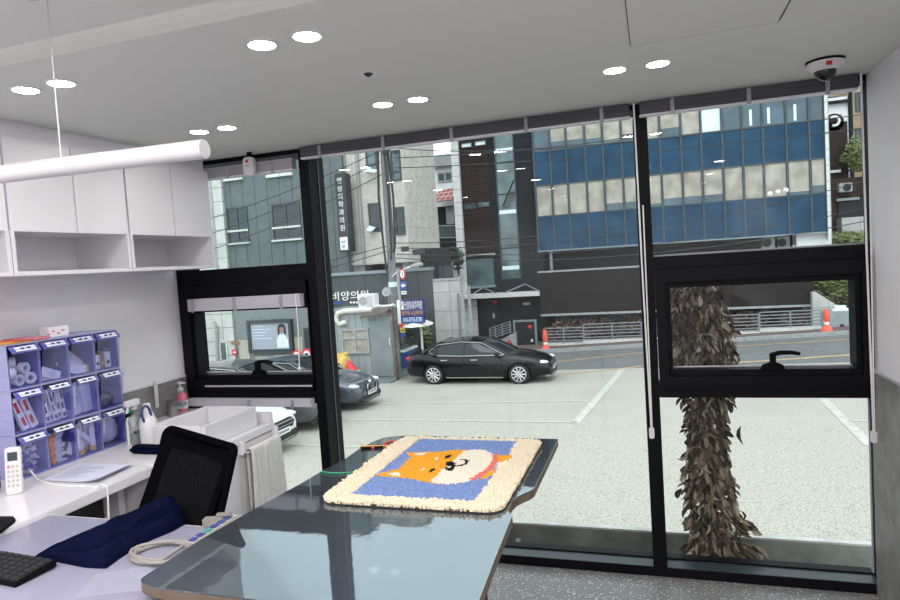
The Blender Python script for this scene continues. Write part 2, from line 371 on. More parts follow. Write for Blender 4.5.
def text(mb, s, size, mtx, ext=.004, align='LEFT'):
    """lettering: x right, y up in text space, placed by mtx"""
    cu = bpy.data.curves.new('t', 'FONT'); cu.body = s; cu.size = size; cu.extrude = ext; cu.align_x = align; cu.resolution_u = 2
    o = bpy.data.objects.new('t', cu); C.objects.link(o)
    dg = bpy.context.evaluated_depsgraph_get(); me = bpy.data.meshes.new_from_object(o.evaluated_get(dg))
    mb.add([mtx @ v.co for v in me.vertices], [tuple(p.vertices) for p in me.polygons])
    bpy.data.objects.remove(o); bpy.data.curves.remove(cu); bpy.data.meshes.remove(me); return mb
def face_y(x, y, z, rx=0):     # text matrix on a wall that faces the window (towards -y)
    return Matrix(((1,0,0,x),(0,0,-1,y),(0,1,0,z),(0,0,0,1)))
def face_x(x, y, z):           # text on a surface facing +x: reads along +y
    return Matrix(((0,0,1,x),(1,0,0,y),(0,1,0,z),(0,0,0,1)))
def rot(ax, a): return Matrix.Rotation(a, 3, ax)
def inpoly(x, y, P):
    c = False; n = len(P)
    for i in range(n):
        x1, y1 = P[i]; x2, y2 = P[(i+1)%n]
        if (y1 > y) != (y2 > y) and x < (x2-x1)*(y-y1)/(y2-y1)+x1: c = not c
    return c
def rrect(x0, y0, x1, y1, r, n=5):
    out = []
    for cx, cy, a in ((x1-r,y0+r,-PI/2),(x1-r,y1-r,0),(x0+r,y1-r,PI/2),(x0+r,y0+r,PI)):
        out += [(cx+r*math.cos(a+PI/2*i/n), cy+r*math.sin(a+PI/2*i/n)) for i in range(n+1)]
    return out

# ================================================================ the room
XL, XR, YB, ZC = -2.925, .95, -5.6, 2.43
struct('floor', MB().box(XL-.15, YB-.15, -.12, XR+.15, .02, 0), 'floor', 'grey speckled vinyl floor inside the room', 'floor')
cl = MB().prism([(-1.8,ZC),(.2,ZC),(.2,2.75),(YB-.15,2.75),(YB-.15,2.48),(-1.815,2.48),(-1.803,2.472),(-1.80,2.455)], XL-.15, XR+.15, 'x')
struct('ceiling', cl, 'ceil', 'pale grey ceiling with a step above the desks', 'ceiling')
struct('trim_1', MB().box(XL, -2.34, 2.462, -.2, -2.05, 2.49), 'ceil', 'long raised band across the near ceiling', 'ceiling trim', bevel=.003)
ZD = 1.078
struct('wall_left', MB().box(XL-.15, YB, 0, XL, .2, 2.5), 'white', 'white wall on the left behind the cabinets', 'wall')
struct('wall_right', MB().box(XR, YB, 0, XR+.15, .0, 2.5), 'white', 'white wall at the right edge beside the window', 'wall', )
struct('wall_back', MB().box(XL-.15, YB-.15, 0, XR+.15, YB, 2.5), 'white', 'white wall behind the viewer', 'wall')
struct('trim_2', MB().box(XL, YB+.01, .0, XL+.012, -.0, ZD), 'stone', 'grey stone dado panel on the left wall', 'wall panel')
struct('trim_3', MB().box(XR-.012, YB+.01, .0, XR, -.0, ZD), 'stone', 'grey stone dado panel on the right wall', 'wall panel')
struct('trim_4', MB().box(XR-.016, YB+.01, ZD, XR, -.0, ZD+.012), 'alum', 'pale cap strip along the top of the right dado', 'trim')
struct('trim_5', MB().box(XL, YB+.01, ZD, XL+.016, -.0, ZD+.012), 'lamedge', 'pale cap strip along the top of the left dado', 'trim')

# ---- window wall: black curtain wall, glass at GY, inner face at y=0
GY, ZB, ZT = .10, .05, 2.43
D = .19
struct('trim_6', MB().box(-1.98, 0, 0, -1.918, D, ZT), 'black', 'thick black window post left of the big middle pane', 'window post', bevel=.003)
struct('trim_7', MB().box(-.071, 0, 0, -.003, D, ZT), 'black', 'thick black window post right of the big middle pane', 'window post', bevel=.003)
struct('trim_8', MB().box(XL, .0, 0, -2.895, D, ZT), 'black', 'black window jamb beside the left wall', 'window post')
struct('trim_9', MB().box(.953, .001, 0, XR+.15, .104, ZT), 'black', 'black window jamb beside the right wall', 'window post')
struct('trim_10', MB().box(XL, .002, 2.405, .953, D, ZT+.05), 'black', 'black head rail along the top of the windows', 'window rail')
struct('trim_11', MB().box(XL, .002, -.05, .953, .10, ZB).box(XL, .093, ZB, .953, .15, ZB+.012), 'black', 'black bottom rail standing on the floor', 'window rail')
struct('trim_12', MB().box(-1.91, .0, ZB, -.072, .093, ZB+.004).box(-.002, .0, ZB, .952, .093, ZB+.004), 'sill', 'grey metal sill ledge along the foot of the windows', 'window sill')
def glass(name, x0, z0, x1, z1, par): return obj(name, MB().box(x0, GY, z0, x1, GY+.006, z1), 'pane', par)
def ring(mb, x0, z0, x1, z1, w, y0, y1):
    for b in ((x0,z0,x0+w,z1),(x1-w,z0,x1,z1),(x0+w,z0,x1-w,z0+w),(x0+w,z1-w,x1-w,z1)): mb.box(b[0], y0, b[1], b[2], y1, b[3])
    return mb
def sash(par, x0, z0, x1, z1, gx0, gz0, gx1, gz1, hx, hz):
    sf = MB()     # stepped frame round the opening pane
    for (e0,e1,e2,e3,y0) in ((x0,z0,x1,z1,-.02),):
        for b in ((e0,e1,gx0-.022,e3),(gx1+.022,e1,e2,e3),(gx0-.022,e1,gx1+.022,gz0-.03),(gx0-.022,gz1+.03,gx1+.022,e3)):
            sf.box(b[0], y0, b[1], b[2], .10, b[3])
    s = obj('sash_frame', sf, 'black', par)
    st = MB()
    for b in ((gx0-.022,gz0-.03,gx0,gz1+.03),(gx1,gz0-.03,gx1+.022,gz1+.03),(gx0,gz0-.03,gx1,gz0),(gx0,gz1,gx1,gz1+.03)): st.box(b[0], .012, b[1], b[2], .12, b[3])
    obj('sash_stop', st, 'black', s)
    obj('glazing_bead', MB().box(gx0, .088, gz0, gx1, .098, gz0+.006), 'alum', s, label='pale metal bead along the pane foot')
    glass('pane', gx0, gz0, gx1, gz1, par)
    h = MB().prism([(hx-.055,hz-.035),(hx+.055,hz-.035),(hx+.045,hz-.012),(hx+.015,hz),(hx-.015,hz),(hx-.045,hz-.012)], -.034, -.02, 'y')
    h.box(hx-.012, -.055, hz-.006, hx+.012, -.022, hz+.045)
    h.tube([(hx-.006,-.052,hz+.04),(hx+.03,-.053,hz+.05),(hx+.08,-.053,hz+.05),(hx+.115,-.053,hz+.043)], [.011,.011,.010,.008], 8)
    obj('handle', h, 'blackp', par, smooth=1)
# bay 3 (right)
w3 = thing('window_3', 'right window bay with a black opening sash in its middle', 'window', (.45,.05,.06), kind='structure')
obj('transom', MB().box(-.003,.0,1.60,.953,D,1.664).box(-.003,.0,.945,.953,D,1.005), 'black', w3, bevel=.003)
sash(w3, 0, 1.005, .953, 1.60, .070, aty(762,366,.1).z, aty(849.5,300,.1).x, 1.502, .52, 1.125)
glass('upper_pane', -.003, 1.664, .953, 2.405, w3); glass('lower_pane', -.003, .06, .953, .945, w3)
obj('pane_edge', MB().box(.0, .085, 1.664, .953, .098, 1.672).box(.947, .085, .065, .953, .098, .945), 'blindg', w3, label='pale glazing strip at the pane edges')
w2 = thing('window_2', 'tall single pane window in the middle, above the table', 'window', (-1,.05,.06), kind='structure')
glass('pane', -1.918, .06, -.071, 2.405, w2)
obj('pane_edge', MB().box(-1.918, .108, .065, -1.914, .12, 2.37).box(-.075, .085, .065, -.071,  .098, 2.37), 'mull', w2, label='pale glazing strip at the pane edges')
w1 = thing('window_1', 'left window bay over the sink with a black opening sash', 'window', (-2.4,.05,.06), kind='structure')
obj('transom', MB().box(-2.895,.0,1.655,-1.98,D,1.755).box(-2.895,.0,.905,-1.98,D,.985), 'black', w1, bevel=.003)
sash(w1, -2.90, .985, -1.983, 1.655, aty(203.5,320,.1).x, aty(258,372,.1).z, -1.998, 1.487, -2.345, 1.125)
glass('upper_pane', -2.895, 1.755, -1.98, 2.405, w1); glass('lower_pane', -2.895, .06, -1.98, .905, w1)
obj('pane_edge', MB().box(-1.986, .085, 1.755, -1.981, .098, 2.37).box(-2.76,-.024,1.012,-1.99,-.018,1.022), 'alum', w1, label='pale glazing strip at the pane edges')

# ---- blinds, pulled up
def blind(label, x0, x1, z0, z1, y, slat, clips, tassel=None, cordx=None, wv=.006):
    t = thing('venetian_blind', label, 'blind', ((x0+x1)/2, y, z0), 'venetian blinds pulled up at the windows')
    st = MB(); n = max(3, int((z1-z0-.014)/.0065)); h = (z1-z0-.014)/n
    for i in range(n):
        st.box(x0, y-.024-random.uniform(0,.002), z0+.014+i*h, x1, y+.024, z0+.014+(i+.72)*h)
    obj('slat_stack', st, slat, t)
    obj('bottom_rail', MB().box(x0-.004, y-.025, z0+.003, x1+.004, y+.025, z0+.0115), 'blindw', t, bevel=.003)
    for cx in clips:
        obj('ladder_clip', MB().box(cx-.009, y-.032, z0-.004, cx+.009, y-.026, z1-.004).tube([(cx-.006,y-.036,z0+.01),(cx+.004,y-.04,z0+.03),(cx-.002,y-.036,z1-.01)], .004, 5), 'blindg', t)
    if cordx is not None:
        zt, zb = z1-.005, tassel
        obj('pull_cord', MB().tube([(cordx,y-.03,zt),(cordx+.004,y-.03,(zt+zb)/2),(cordx+.012,y-.03,zb)], .0045, 6).tube([(cordx+.022,y-.034,zt-.5),(cordx+.02,y-.034,(zt+zb)/2-.1),(cordx+.016,y-.03,zb)], .0035, 6), 'cord', t)
        obj('cord_weight', MB().prism(rrect(cordx+.0,zb-.05,cordx+.026,zb+.006,.011), y-.04, y-.018, 'y'), 'plastw', t, smooth=1, bevel=.003)
    return t
def wx(px, py, y=-.03): return aty(px, py, y).x
blind('long dark slatted blind pulled up above the tall middle pane', -1.93, -.085, 2.355, 2.428, -.03, 'slat', [wx(322,155),wx(385,146),wx(453,136),wx(527,126),wx(602,115)], .80, -.062)
blind('dark slatted blind pulled up above the right bay, by the dome camera', -.035, .905, 2.355, 2.428, -.03, 'slat', [wx(672,105),wx(748,95),wx(826,84)], .80, .913)
blind('pale grey blind pulled up above the left bay, behind the motion detector', -2.70, -1.99, 2.30, 2.375, -.03, 'blindg', [wx(230,172),wx(274,166)])
blind('white slatted blind bunched above the left opening sash handle', -2.80, -2.0, aty(250,309,-.045).z, aty(250,296,-.045).z, -.045, 'blindw', [wx(197,306),wx(239,307),wx(285,302)])
blind('white slatted blind bunched low behind the sink, under the sash', -2.89, -1.99, aty(280,406.5,-.03).z, aty(280,398.5,-.03).z, -.03, 'blindw', [wx(252,404),wx(295,404)])
solo('blind_cord', MB().tube([(wx(300,298),-.075,1.58),(wx(302,330),-.074,1.35),(wx(303,366),-.072,1.14)], .0035, 6).ball((wx(303,366),-.072,1.13), .011), 'cord', 'thin white cord hanging in front of the left sash pane', 'cord')

# ---- ceiling things
solo_l = ['left of the front pair over the table', 'right of the front pair over the table', 'leftmost of the lit pair above the pendant tube', 'right of the lit pair crossed by the pendant wire',
          'left of the back middle pair nearer the window', 'right of the back middle pair nearer the window', 'leftmost by the wall cabinets at the window', 'right of the pair by the wall cabinets at the window',
          'left of the pair before the ceiling hatch', 'right of the pair before the ceiling hatch']
xs = [-1.153,-.992,-2.152,-1.985,-1.128,-.960,-2.118,-1.956,-.117,.047]; ys = [-1.588]*4+[-.69]*6
d0 = None
for x, y, l in zip(xs, ys, solo_l):
    if d0 is None:
        d0 = thing('downlight', 'x', 'ceiling light', (x, y, ZC-.004), 'round ceiling downlights')
        obj('trim_ring', MB().lathe([(.053,.004),(.053,0),(.042,-.001),(.042,.0035)], (x,y,ZC-.004), 28), 'plastw', d0, smooth=1)
        obj('diffuser', MB().lathe([(.042,-.0005),(.042,.003)], (x,y,ZC-.004), 28), 'glow', d0); t = d0
    else: t = dup(d0, (x, y, ZC-.004))
    t['label'] = 'round lit downlight, ' + l
t = thing('dome_camera', 'white dome security camera with smoked bubble on the ceiling by the right wall', 'security camera', tuple(atz(825,60.5,2.345)))
_q = atz(825,60.5,ZC); c0 = (_q.x,_q.y,ZC); K = .87; LC = lambda pr: [(r_*K,z*K) for r_,z in pr]
obj('base_ring', MB().lathe(LC([(.082,0),(.082,-.01),(.078,-.012)]), c0, 32), 'blackp', t, smooth=1, label='black base ring')
obj('housing', MB().lathe(LC([(.08,-.01),(.078,-.022),(.06,-.045),(.05,-.05),(.046,-.048)]), c0, 32), 'plastw', t, smooth=1)
obj('dome', MB().lathe(LC([(.047*math.cos(a), -.046-.05*math.sin(a)) for a in [i*PI/2/7 for i in range(7)]]+[(.001,-.096)]), c0, 28), 'domeblk', t, smooth=1, label='smoked black bubble')
obj('badge', MB().box(c0[0]-.011,c0[1]-.072,ZC-.034,c0[0]+.009,c0[1]-.060,ZC-.020), 'red', t, label='small red square badge')
t = thing('motion_detector', 'white rounded motion detector with red mark hung before the left blind', 'detector', (-2.30,-.075,2.26))
mx_ = aty(250,163,-.08).x; mz = aty(250,176,-.08).z
obj('body', MB().prism(rrect(mx_-.035,mz,mx_+.035,mz+.108,.022), -.11, -.065, 'y'), 'plastw', t, bevel=.008, smooth=1)
obj('bracket', MB().box(mx_-.012,-.09,mz+.106,mx_+.012,-.07,ZC), 'blackp', t)
obj('badge', MB().box(mx_-.009,-.1125,mz+.074,mx_+.009,-.109,mz+.090), 'red', t, label='small red square badge')
obj('mark', MB().box(mx_-.012,-.1125,mz+.054,mx_+.012,-.109,mz+.058), 'ink', t)
t = thing('sprinkler', 'small sprinkler head on the ceiling behind the front lights', 'sprinkler', (-.99,-1.143,2.40))
obj('escutcheon', MB().lathe([(.038,0),(.036,-.003),(.030,-.003)], (-.99,-1.143,ZC), 20), 'plastw', t, smooth=1)
obj('head', MB().lathe([(.018,-.002),(.017,-.006),(.010,-.010),(.006,-.014)], (-.99,-1.143,ZC), 14), 'ink', t, smooth=1)
t = thing('ceiling_hatch', 'flush square access hatch in the ceiling with a thin dark joint', 'ceiling hatch', (.2,-1.22,ZC-.003))
hx0, hx1, hy0, hy1 = -.045, .425, -1.47, -.98
obj('panel', MB().box(hx0,hy0,ZC-.003,hx1,hy1,ZC), 'ceil', t)
obj('joint', MB().box(hx0-.004,hy0-.004,ZC-.0015,hx1+.004,hy0,ZC).box(hx0-.003,hy1,ZC-.0015,hx1+.004,hy1+.007,ZC).box(hx0-.003,hy0,ZC-.0015,hx0,hy1,ZC).box(hx1,hy0,ZC-.004,hx1+.005,hy1-.02,ZC), 'ink', t)
solo('ceiling_sensor', MB().lathe([(.0001,0),(.022,0),(.022,.012),(.0001,.013)], (-1.50,-2.10,2.45), 16), 'plastg', 'small grey round sensor under the near ceiling band', 'sensor', smooth=1)
# pendant tube lamp
pr, pl_ = Vector((-1.115,-1.965,2.04)), Vector((-2.45,-2.03,2.04))
t = thing('pendant_lamp', 'white tube pendant lamp, unlit, hanging on a thin wire', 'pendant lamp', (-1.7,-2.0,2.015))
obj('tube', MB().cyl(pl_, pr, .0255, n=32), 'lampw', t, smooth=1)
obj('end_cap', MB().cyl(pr, pr+(pr-pl_).normalized()*.004, .0245, n=32), 'plastw', t, smooth=1)
obj('wire', MB().tube([tuple(atz(61,156,2.064)),tuple(atz(47,0,2.48)+Vector((0,0,.01)))], .0022, 6), 'alum', t)
obj('wire', MB().tube([(-2.35,-2.02,2.065),(-2.35,-2.02,2.49)], .0022, 6), 'alum', t)

# ---- wall cabinets on the left wall
CX, CZ0, CZS, CZ1 = -2.578, 1.763, 1.955, 2.355
def cabinet(label, y0, y1, ym):
    t = thing('wall_cabinet', label, 'cabinet', (-2.75,(y0+y1)/2,CZ0), 'white wall cabinets')
    k = MB(); e = .018
    k.box(XL,y0,CZ0,CX,y1,CZ0+e).box(XL,y0,CZS,CX-.018,y1,CZS+e).box(XL,y0,CZ1-e,CX-.018,y1,CZ1)
    k.box(XL,y0,CZ0+e,CX,y0+e,CZS).box(XL,y1-e,CZ0+e,CX,y1,CZS).box(XL,y0,CZS+e,CX-.018,y0+e,CZ1-e).box(XL,y1-e,CZS+e,CX-.018,y1,CZ1-e)
    k.box(XL,y0+e,CZ0+e,XL+.008,y1-e,CZS)
    obj('carcass', k, 'lam', t)
    for a, b in ((y0,ym),(ym,y1)):
        obj('door', MB().box(CX-.018,a+.0025,CZS-.002,CX,b-.0025,CZ1-.003), 'lam', t, bevel=.0015)
cabinet('white wall cabinet over the organizer, its open cubby wider than the next', -1.368, -.720, -1.032)
cabinet('white wall cabinet with an open cubby nearest the window', -.715, -.055, -.381)
cabinet('white wall cabinet cut off by the left edge, behind the pendant tube', -2.03, -1.373, -1.70)
struct('trim_13', MB().box(XL,-2.03,CZ1,CX-.03,-.055,ZC), 'lam', 'white filler strip between cabinets and ceiling', 'trim')

# ---- worktop, sink counter
WZ = .875
t = thing('worktop', 'long white worktop along the left wall under the organizer', 'worktop', (-2.55,-2.0,.6))
obj('top', MB().prism([(XL+.013,-3.3),(-2.19,-3.3),(-2.19,-1.122),(-2.602,-1.122),(-2.602,-.762),(XL+.013,-.762)],WZ-.045,WZ), 'solid', t, bevel=.004)
obj('support', MB().box(XL+.02,-3.28,0,-2.35,-3.24,WZ-.045), 'lamedge', t); obj('support', MB().box(XL+.02,-1.165,0,-2.35,-1.13,WZ-.045), 'lamedge', t)
obj('shade_panel', MB().box(-2.46,-3.24,0.02,-2.44,-1.165,WZ-.046), 'deskshade', t, label='added dark panel standing for the shade under the worktop')  # added sheet, its dark colour imitates the shade under the worktop
SZ = .875
t = thing('sink_counter', 'white solid counter top holding the square basin by the window', 'counter', (-2.48,-.58,.85))
obj('top', MB().prism([(-2.60,-1.12),(-2.07,-1.12),(-2.07,-.315),(-2.60,-.315),(-2.60,-.03),(XL+.013,-.03),(XL+.013,-.76),(-2.60,-.76)],SZ-.04,SZ), 'solid', t, bevel=.004)
obj('upstand', MB().prism(rrect(-2.6,-.362,-2.072,-.317,.02),SZ,SZ+.055), 'solid', t, bevel=.004)
t = thing('sink_cabinet', 'white base cabinet under the sink counter, doors facing the table', 'cabinet', (-2.5,-.58,0))
obj('carcass', MB().box(XL+.02,-1.11,.06,-2.105,-.325,SZ-.042), 'lam', t)
obj('plinth', MB().box(XL+.02,-1.1,0,-2.15,-.33,.06), 'lamedge', t)
obj('door', MB().box(-2.103,-1.108,.07,-2.085,-.635,SZ-.05), 'lam', t, bevel=.0015)
obj('door', MB().box(-2.103,-.630,.07,-2.085,-.323,SZ-.05), 'lam', t, bevel=.0015)
t = thing('wash_basin', 'white square raised basin on the counter before the window', 'basin', (-2.28,-.63,SZ))
bx0,bx1,by0,by1,bz = -2.445,-2.115,-.845,-.415,.985
b = MB().box(bx0,by0,SZ,bx0+.022,by1,bz).box(bx1-.022,by0,SZ,bx1,by1,bz).box(bx0+.022,by0,SZ,bx1-.022,by0+.022,bz).box(bx0+.022,by1-.022,SZ,bx1-.022,by1,bz).box(bx0+.022,by0+.022,SZ,bx1-.022,by1-.022,SZ+.015)
obj('bowl', b, 'solid', t, bevel=.004)
obj('drain', MB().lathe([(.022,0),(.022,.003),(.012,.004)], (-2.28,-.6,SZ+.015), 20), 'chrome', t, smooth=1)
t = thing('towel_rail', 'pale towel rail fixed on the cabinet door below the basin', 'towel rail', (-2.07,-.45,.78))
obj('bar', MB().box(-2.05,-.648,.782,-2.042,-.325,.795), 'lamedge', t, bevel=.002)
obj('bracket', MB().box(-2.085,-.648,.782,-2.042,-.632,.852), 'lamedge', t, bevel=.002)
obj('bracket', MB().box(-2.085,-.345,.782,-2.042,-.33,.852), 'lamedge', t, bevel=.002)
def towel_pt(u, v):
    y = -.612+u*.272 + .012*math.sin(v*5)*(.5-u) ; L = .05+.43*v if True else 0
    fold = (.010*math.sin(u*17+v*1.5)+.006*math.sin(u*31-v*3))*(.25+.9*v)
    if v < .12:
        a = PI*(1-v/.12)
        return Vector((-2.046+.013*math.cos(a)+.002, y, .797+.010*math.sin(a)))
    k = (v-.12)/.88
    return Vector((-2.031+abs(fold)+.004*k, y+.015*k*(u-.5), .797-k*(.40+.02*math.sin(u*9))))
tw = MB().grid(towel_pt, 44, 36); tw.grid(lambda u,v: Vector((-2.062+.002*math.sin(u*20), -.605+u*.25, .80-.33*v)), 20, 8)
t = solo('hand_towel', tw, 'towel', 'crumpled white hand towel draped over the rail below the basin', 'towel', smooth=60, recalc=False)
md = t.modifiers.new('thick','SOLIDIFY'); md.thickness = .006; md.offset = 0

fp = atz(174,416,SZ)
t = thing('faucet', 'grey block faucet standing at the back corner of the counter', 'faucet', (fp.x,fp.y,SZ))
fx, fy = fp.x, fp.y
obj('body', MB().cyl((fx,fy,SZ),(fx,fy,SZ+.075),.028,n=20), 'chrome', t, smooth=1)
obj('spout', MB().cbox((fx+.045,fy-.02,SZ+.085),(.16,.045,.022),rot('Z',-.3)), 'chrome', t, bevel=.005)
obj('lever', MB().cbox((fx-.005,fy,SZ+.125),(.05,.045,.045)).cbox((fx+.03,fy,SZ+.148),(.08,.035,.012)), 'chrome', t, bevel=.004)
sp = atz(181,411,SZ)
t = thing('soap_dispenser', 'pink hand soap pump bottle beside the grey faucet', 'soap bottle', (sp.x,sp.y,SZ))
sx, sy = sp.x+.01, sp.y
obj('bottle', MB().lathe([(.034,0),(.038,.01),(.038,.075),(.036,.1),(.022,.122),(.014,.128)], (sx,sy,SZ), 24, 1.1, .8), 'pinkl', t, smooth=1)
obj('label_band', MB().lathe([(.0388,.02),(.0388,.07)], (sx,sy,SZ), 24, 1.1, .8), 'labelw', t, smooth=1)
for k in range(4): obj('mark', MB().cbox((sx+.0435-.004*k,sy-.010-.006*k,SZ+.055-.006*k),(.003,.008,.006)), 'ink', t)
obj('pump', MB().lathe([(.017,.126),(.017,.15),(.006,.152),(.006,.172),(.014,.174),(.014,.186)], (sx,sy,SZ), 18).cbox((sx+.02,sy-.005,SZ+.181),(.045,.012,.009)), 'plastw', t, smooth=1)
s0, s1 = atx(156,381,XL+.03), atx(157,408,XL+.03)
solo('wall_strip', MB().box(XL+.014,s0.y-.012,s1.z,XL+.03,s0.y+.012,s0.z), 'plastw', 'slim white upright strip on the stone panel left of the faucet', 'wall strip', bevel=.004)

# bottles by the organizer
q = Vector((-2.60,-.955,0)) if False else atz(136,446,WZ)
bx, by = atz(137,443,WZ).x, atz(137,443,WZ).y
t = thing('spray_bottle', 'clear spray bottle standing right of the organizer', 'spray bottle', (bx,by,SZ))
obj('bottle', MB().lathe([(.036,0),(.04,.008),(.04,.11),(.032,.14),(.015,.165),(.014,.18)], (bx,by,SZ), 24), 'clear', t, smooth=1)
obj('liquid', MB().lathe([(.034,.004),(.036,.01),(.036,.06)], (bx,by,SZ), 20), 'clear', t, smooth=1)
obj('trigger', MB().lathe([(.017,.175),(.017,.195),(.012,.2)], (bx,by,SZ), 16).cbox((bx+.01,by-.02,SZ+.215),(.03,.08,.03)).cbox((bx+.01,by-.05,SZ+.19),(.012,.012,.05), rot('X',-.4)), 'plastw', t, bevel=.003)
for k in range(3): obj('mark', MB().cbox((bx+.036-.006*k,by-.018-.012*k+.01,SZ+.065),(.006,.010,.012)), 'ink', t)
bx, by = atz(150.5,446,WZ).x, atz(150.5,446,WZ).y
t = thing('spray_bottle', 'opaque white spray bottle with a navy loop over its neck', 'spray bottle', (bx,by,SZ))
obj('bottle', MB().lathe([(.038,0),(.042,.008),(.042,.12),(.034,.15),(.018,.185),(.018,.215),(.012,.218)], (bx,by,SZ), 24), 'plastw', t, smooth=1)
obj('loop', MB().tube([(bx+.02+.012*math.cos(a), by-.028+.026*math.sin(a), SZ+.165+.05*math.cos(a+.6)) for a in [i*2*PI/20 for i in range(20)]], .006, 8, True), 'inkb', t, smooth=1)
bx, by = -2.60, -.80
t = thing('refill_pouch', 'white pouch with green top behind the clear spray bottle', 'pouch', (bx,by,SZ))
obj('pouch', MB().grid(lambda u,v: Vector((bx+.02*math.sin(PI*u)*math.sin(PI*min(1,v+.25)), by-.035+.07*u, SZ+.19*v)), 8, 8).grid(lambda u,v: Vector((bx-.02*math.sin(PI*u)*math.sin(PI*min(1,v+.25)), by-.035+.07*u, SZ+.19*v)), 8, 8), 'plastw', t, smooth=60, recalc=False)
obj('band', MB().box(bx+.004,by-.034,SZ+.165,bx+.012,by+.034,SZ+.185), 'green', t, label='green printed band')
q = atz(146,452,WZ)
solo('glasses_case', MB().prism(rrect(q.x-.075,q.y-.045,q.x+.12,q.y+.035,.032), SZ, SZ+.033), 'navy', 'navy case lying on the counter behind the chair back', 'case', bevel=.012, smooth=1)

# ---- drawer organizer: three stacked rows of four clear-fronted bins
OX, OY0, OY1, OH = -2.665, -1.375, -.775, .198
BW = (OY1-OY0)/4
rowname = ['bottom', 'middle', 'top']
for r in range(3):
    z0 = WZ+r*OH
    t = thing('drawer_organizer', 'lavender plastic organizer row of four clear bins, %s of the stack of three' % rowname[r], 'organizer', ((OX-2.9)/2,(OY0+OY1)/2,z0), 'stacked lavender organizer rows')
    k = MB(); e = .004
    k.box(-2.905,OY0,z0,OX,OY1,z0+e).box(-2.905,OY0,z0+OH-e-.001,OX,OY1,z0+OH-.001).box(-2.905,OY0,z0+e,-2.90,OY1,z0+OH-e)
    for i in range(5):
        y = OY0+i*BW; w = .005 if 0 < i < 4 else .005
        k.box(-2.90,max(OY0,y-w/2),z0+e,OX,min(OY1,y+w/2),z0+OH-e)
    obj('frame', k, 'lav', t)
    for i in range(4):
        k = MB().box(-2.902+.01*i,OY0-.003,z0+.02+.045*i,OX-.004,OY0,z0+.024+.045*i)
        if i < 3: obj('side_rib', k, 'lav', t)
    for i in range(4):
        y0, y1 = OY0+i*BW+.006, OY0+(i+1)*BW-.006
        d = obj('bin', MB().box(-2.895,y0,z0+.006,OX-.004,y1,z0+.01).box(-2.895,y0,z0+.01,-2.89,y1,z0+.17).box(-2.89,y0,z0+.01,OX-.004,y0+.003,z0+.17).box(-2.89,y1-.003,z0+.01,OX-.004,y1,z0+.17), 'lavd', t)
        xa, xb = OX+.002, OX+.022
        f = MB().slabq([(xa,y0,z0+.008),(xa,y1,z0+.008),(xb,y1,z0+.178),(xb,y0,z0+.178)], (.0025,0,0))
        obj('clear_front', f, 'lavclear', d)
        lip = MB().slabq([(xb-.0175,y0,z0+.186),(xb-.0175,y1,z0+.186),(xb+.006,y1,z0+.158),(xb+.006,y0,z0+.158)], (.002,0,.002))
        obj('pull_lip', lip, 'lavclear' if r < 2 and i > 0 else 'lavd', d)
        a, b_ = y0+.02, y1-.02
        lb = MB().slabq([(xb-.0105,a,z0+.1835),(xb-.0105,b_,z0+.1835),(xb+.0055,b_,z0+.1665),(xb+.0055,a,z0+.1665)], (.001,0,.001))
        obj('label_strip', lb, 'labelw', d)
        mk = MB()
        for j in range(3): 
            ya = a+.025+.03*j
            if ya+.015 < b_: mk.slabq([(xb-.003,ya,z0+.180),(xb-.003,ya+.016,z0+.180),(xb+.002,ya+.016,z0+.1735),(xb+.002,ya,z0+.1735)], (.0015,0,.0015))
        if mk.v: obj('label_mark', mk, 'inkb', d)
def binc(r, i): return Vector((OX-.05, OY0+(i+.5)*BW, WZ+r*OH+.011))
def many(name, n, make, mats, label, cat, group, poses):
    """first one built by make(origin), the rest copied"""
    p0 = None
    for k, (loc, rz) in enumerate(poses):
        if p0 is None: p0 = make(); o = p0
        else: o = dup(p0, loc)
        o.location = loc; o.rotation_euler = (0,0,rz) if not isinstance(rz, tuple) else rz
        o['label'] = label; o['category'] = cat; o['group'] = group
O0 = Vector((0,0,0))
def lying(name, parts):
    """a small thing of named parts [(part, MB, mat)], built at the origin"""
    t = thing(name, '', '', O0)
    for n, m_, mt in parts: obj(n, m_, mt, t, smooth=1)
    return t
# tape rolls (axis along x so the ring faces the room)
c = binc(2,0)
def roll():
    pr_ = [(.012,-.012),(.026,-.012),(.026,.012),(.012,.012)]
    m_ = MB(Matrix.Rotation(PI/2,4,'Y')); n = 20
    vs = [(rr*math.cos(2*PI*k/n), rr*math.sin(2*PI*k/n), z) for rr, z in pr_ for k in range(n)]
    m_.add(vs, [(i*n+k, i*n+(k+1)%n, ((i+1)%4)*n+(k+1)%n, ((i+1)%4)*n+k) for i in range(4) for k in range(n)])
    return lying('tape_roll', [('tape', m_, 'plastw')])
many('tape_roll', 8, roll, None, 'small white tape roll in the top left bin of the organizer', 'tape roll', 'tape rolls in the top left bin',
     [((c.x+.03,c.y-.02,c.z+.027),.1),((c.x+.03,c.y+.036,c.z+.027),-.2),((c.x+.02,c.y+.02,c.z+.073),.15),((c.x+.03,c.y-.045,c.z+.06),1.2),((c.x-.01,c.y-.005,c.z+.10),.9),((c.x+.0,c.y-.04,c.z+.027),1.5),((c.x-.0,c.y-.03,c.z+.092),.4),((c.x-.03,c.y+.02,c.z+.03),.5)])
def packet(L, w, th, base, bars, nm='packet'):
    ps = [('wrapper', MB().box(-th/2,-w/2,0,th/2,w/2,L), base)]
    for (z0, z1, y0, y1, m_) in bars: ps.append(('mark', MB().box(th/2,y0*w,z0*L,th/2+.0012,y1*w,z1*L), m_))
    return lying(nm, ps)
def fan(c, n, w, tilt, lean, dz=0):
    return [((c.x+.036-.012*(k%2)-.004*k, c.y-w/2+w*(k+.5)/n, c.z+dz+.004), (tilt[k%len(tilt)], lean, 0)) for k in range(n)]
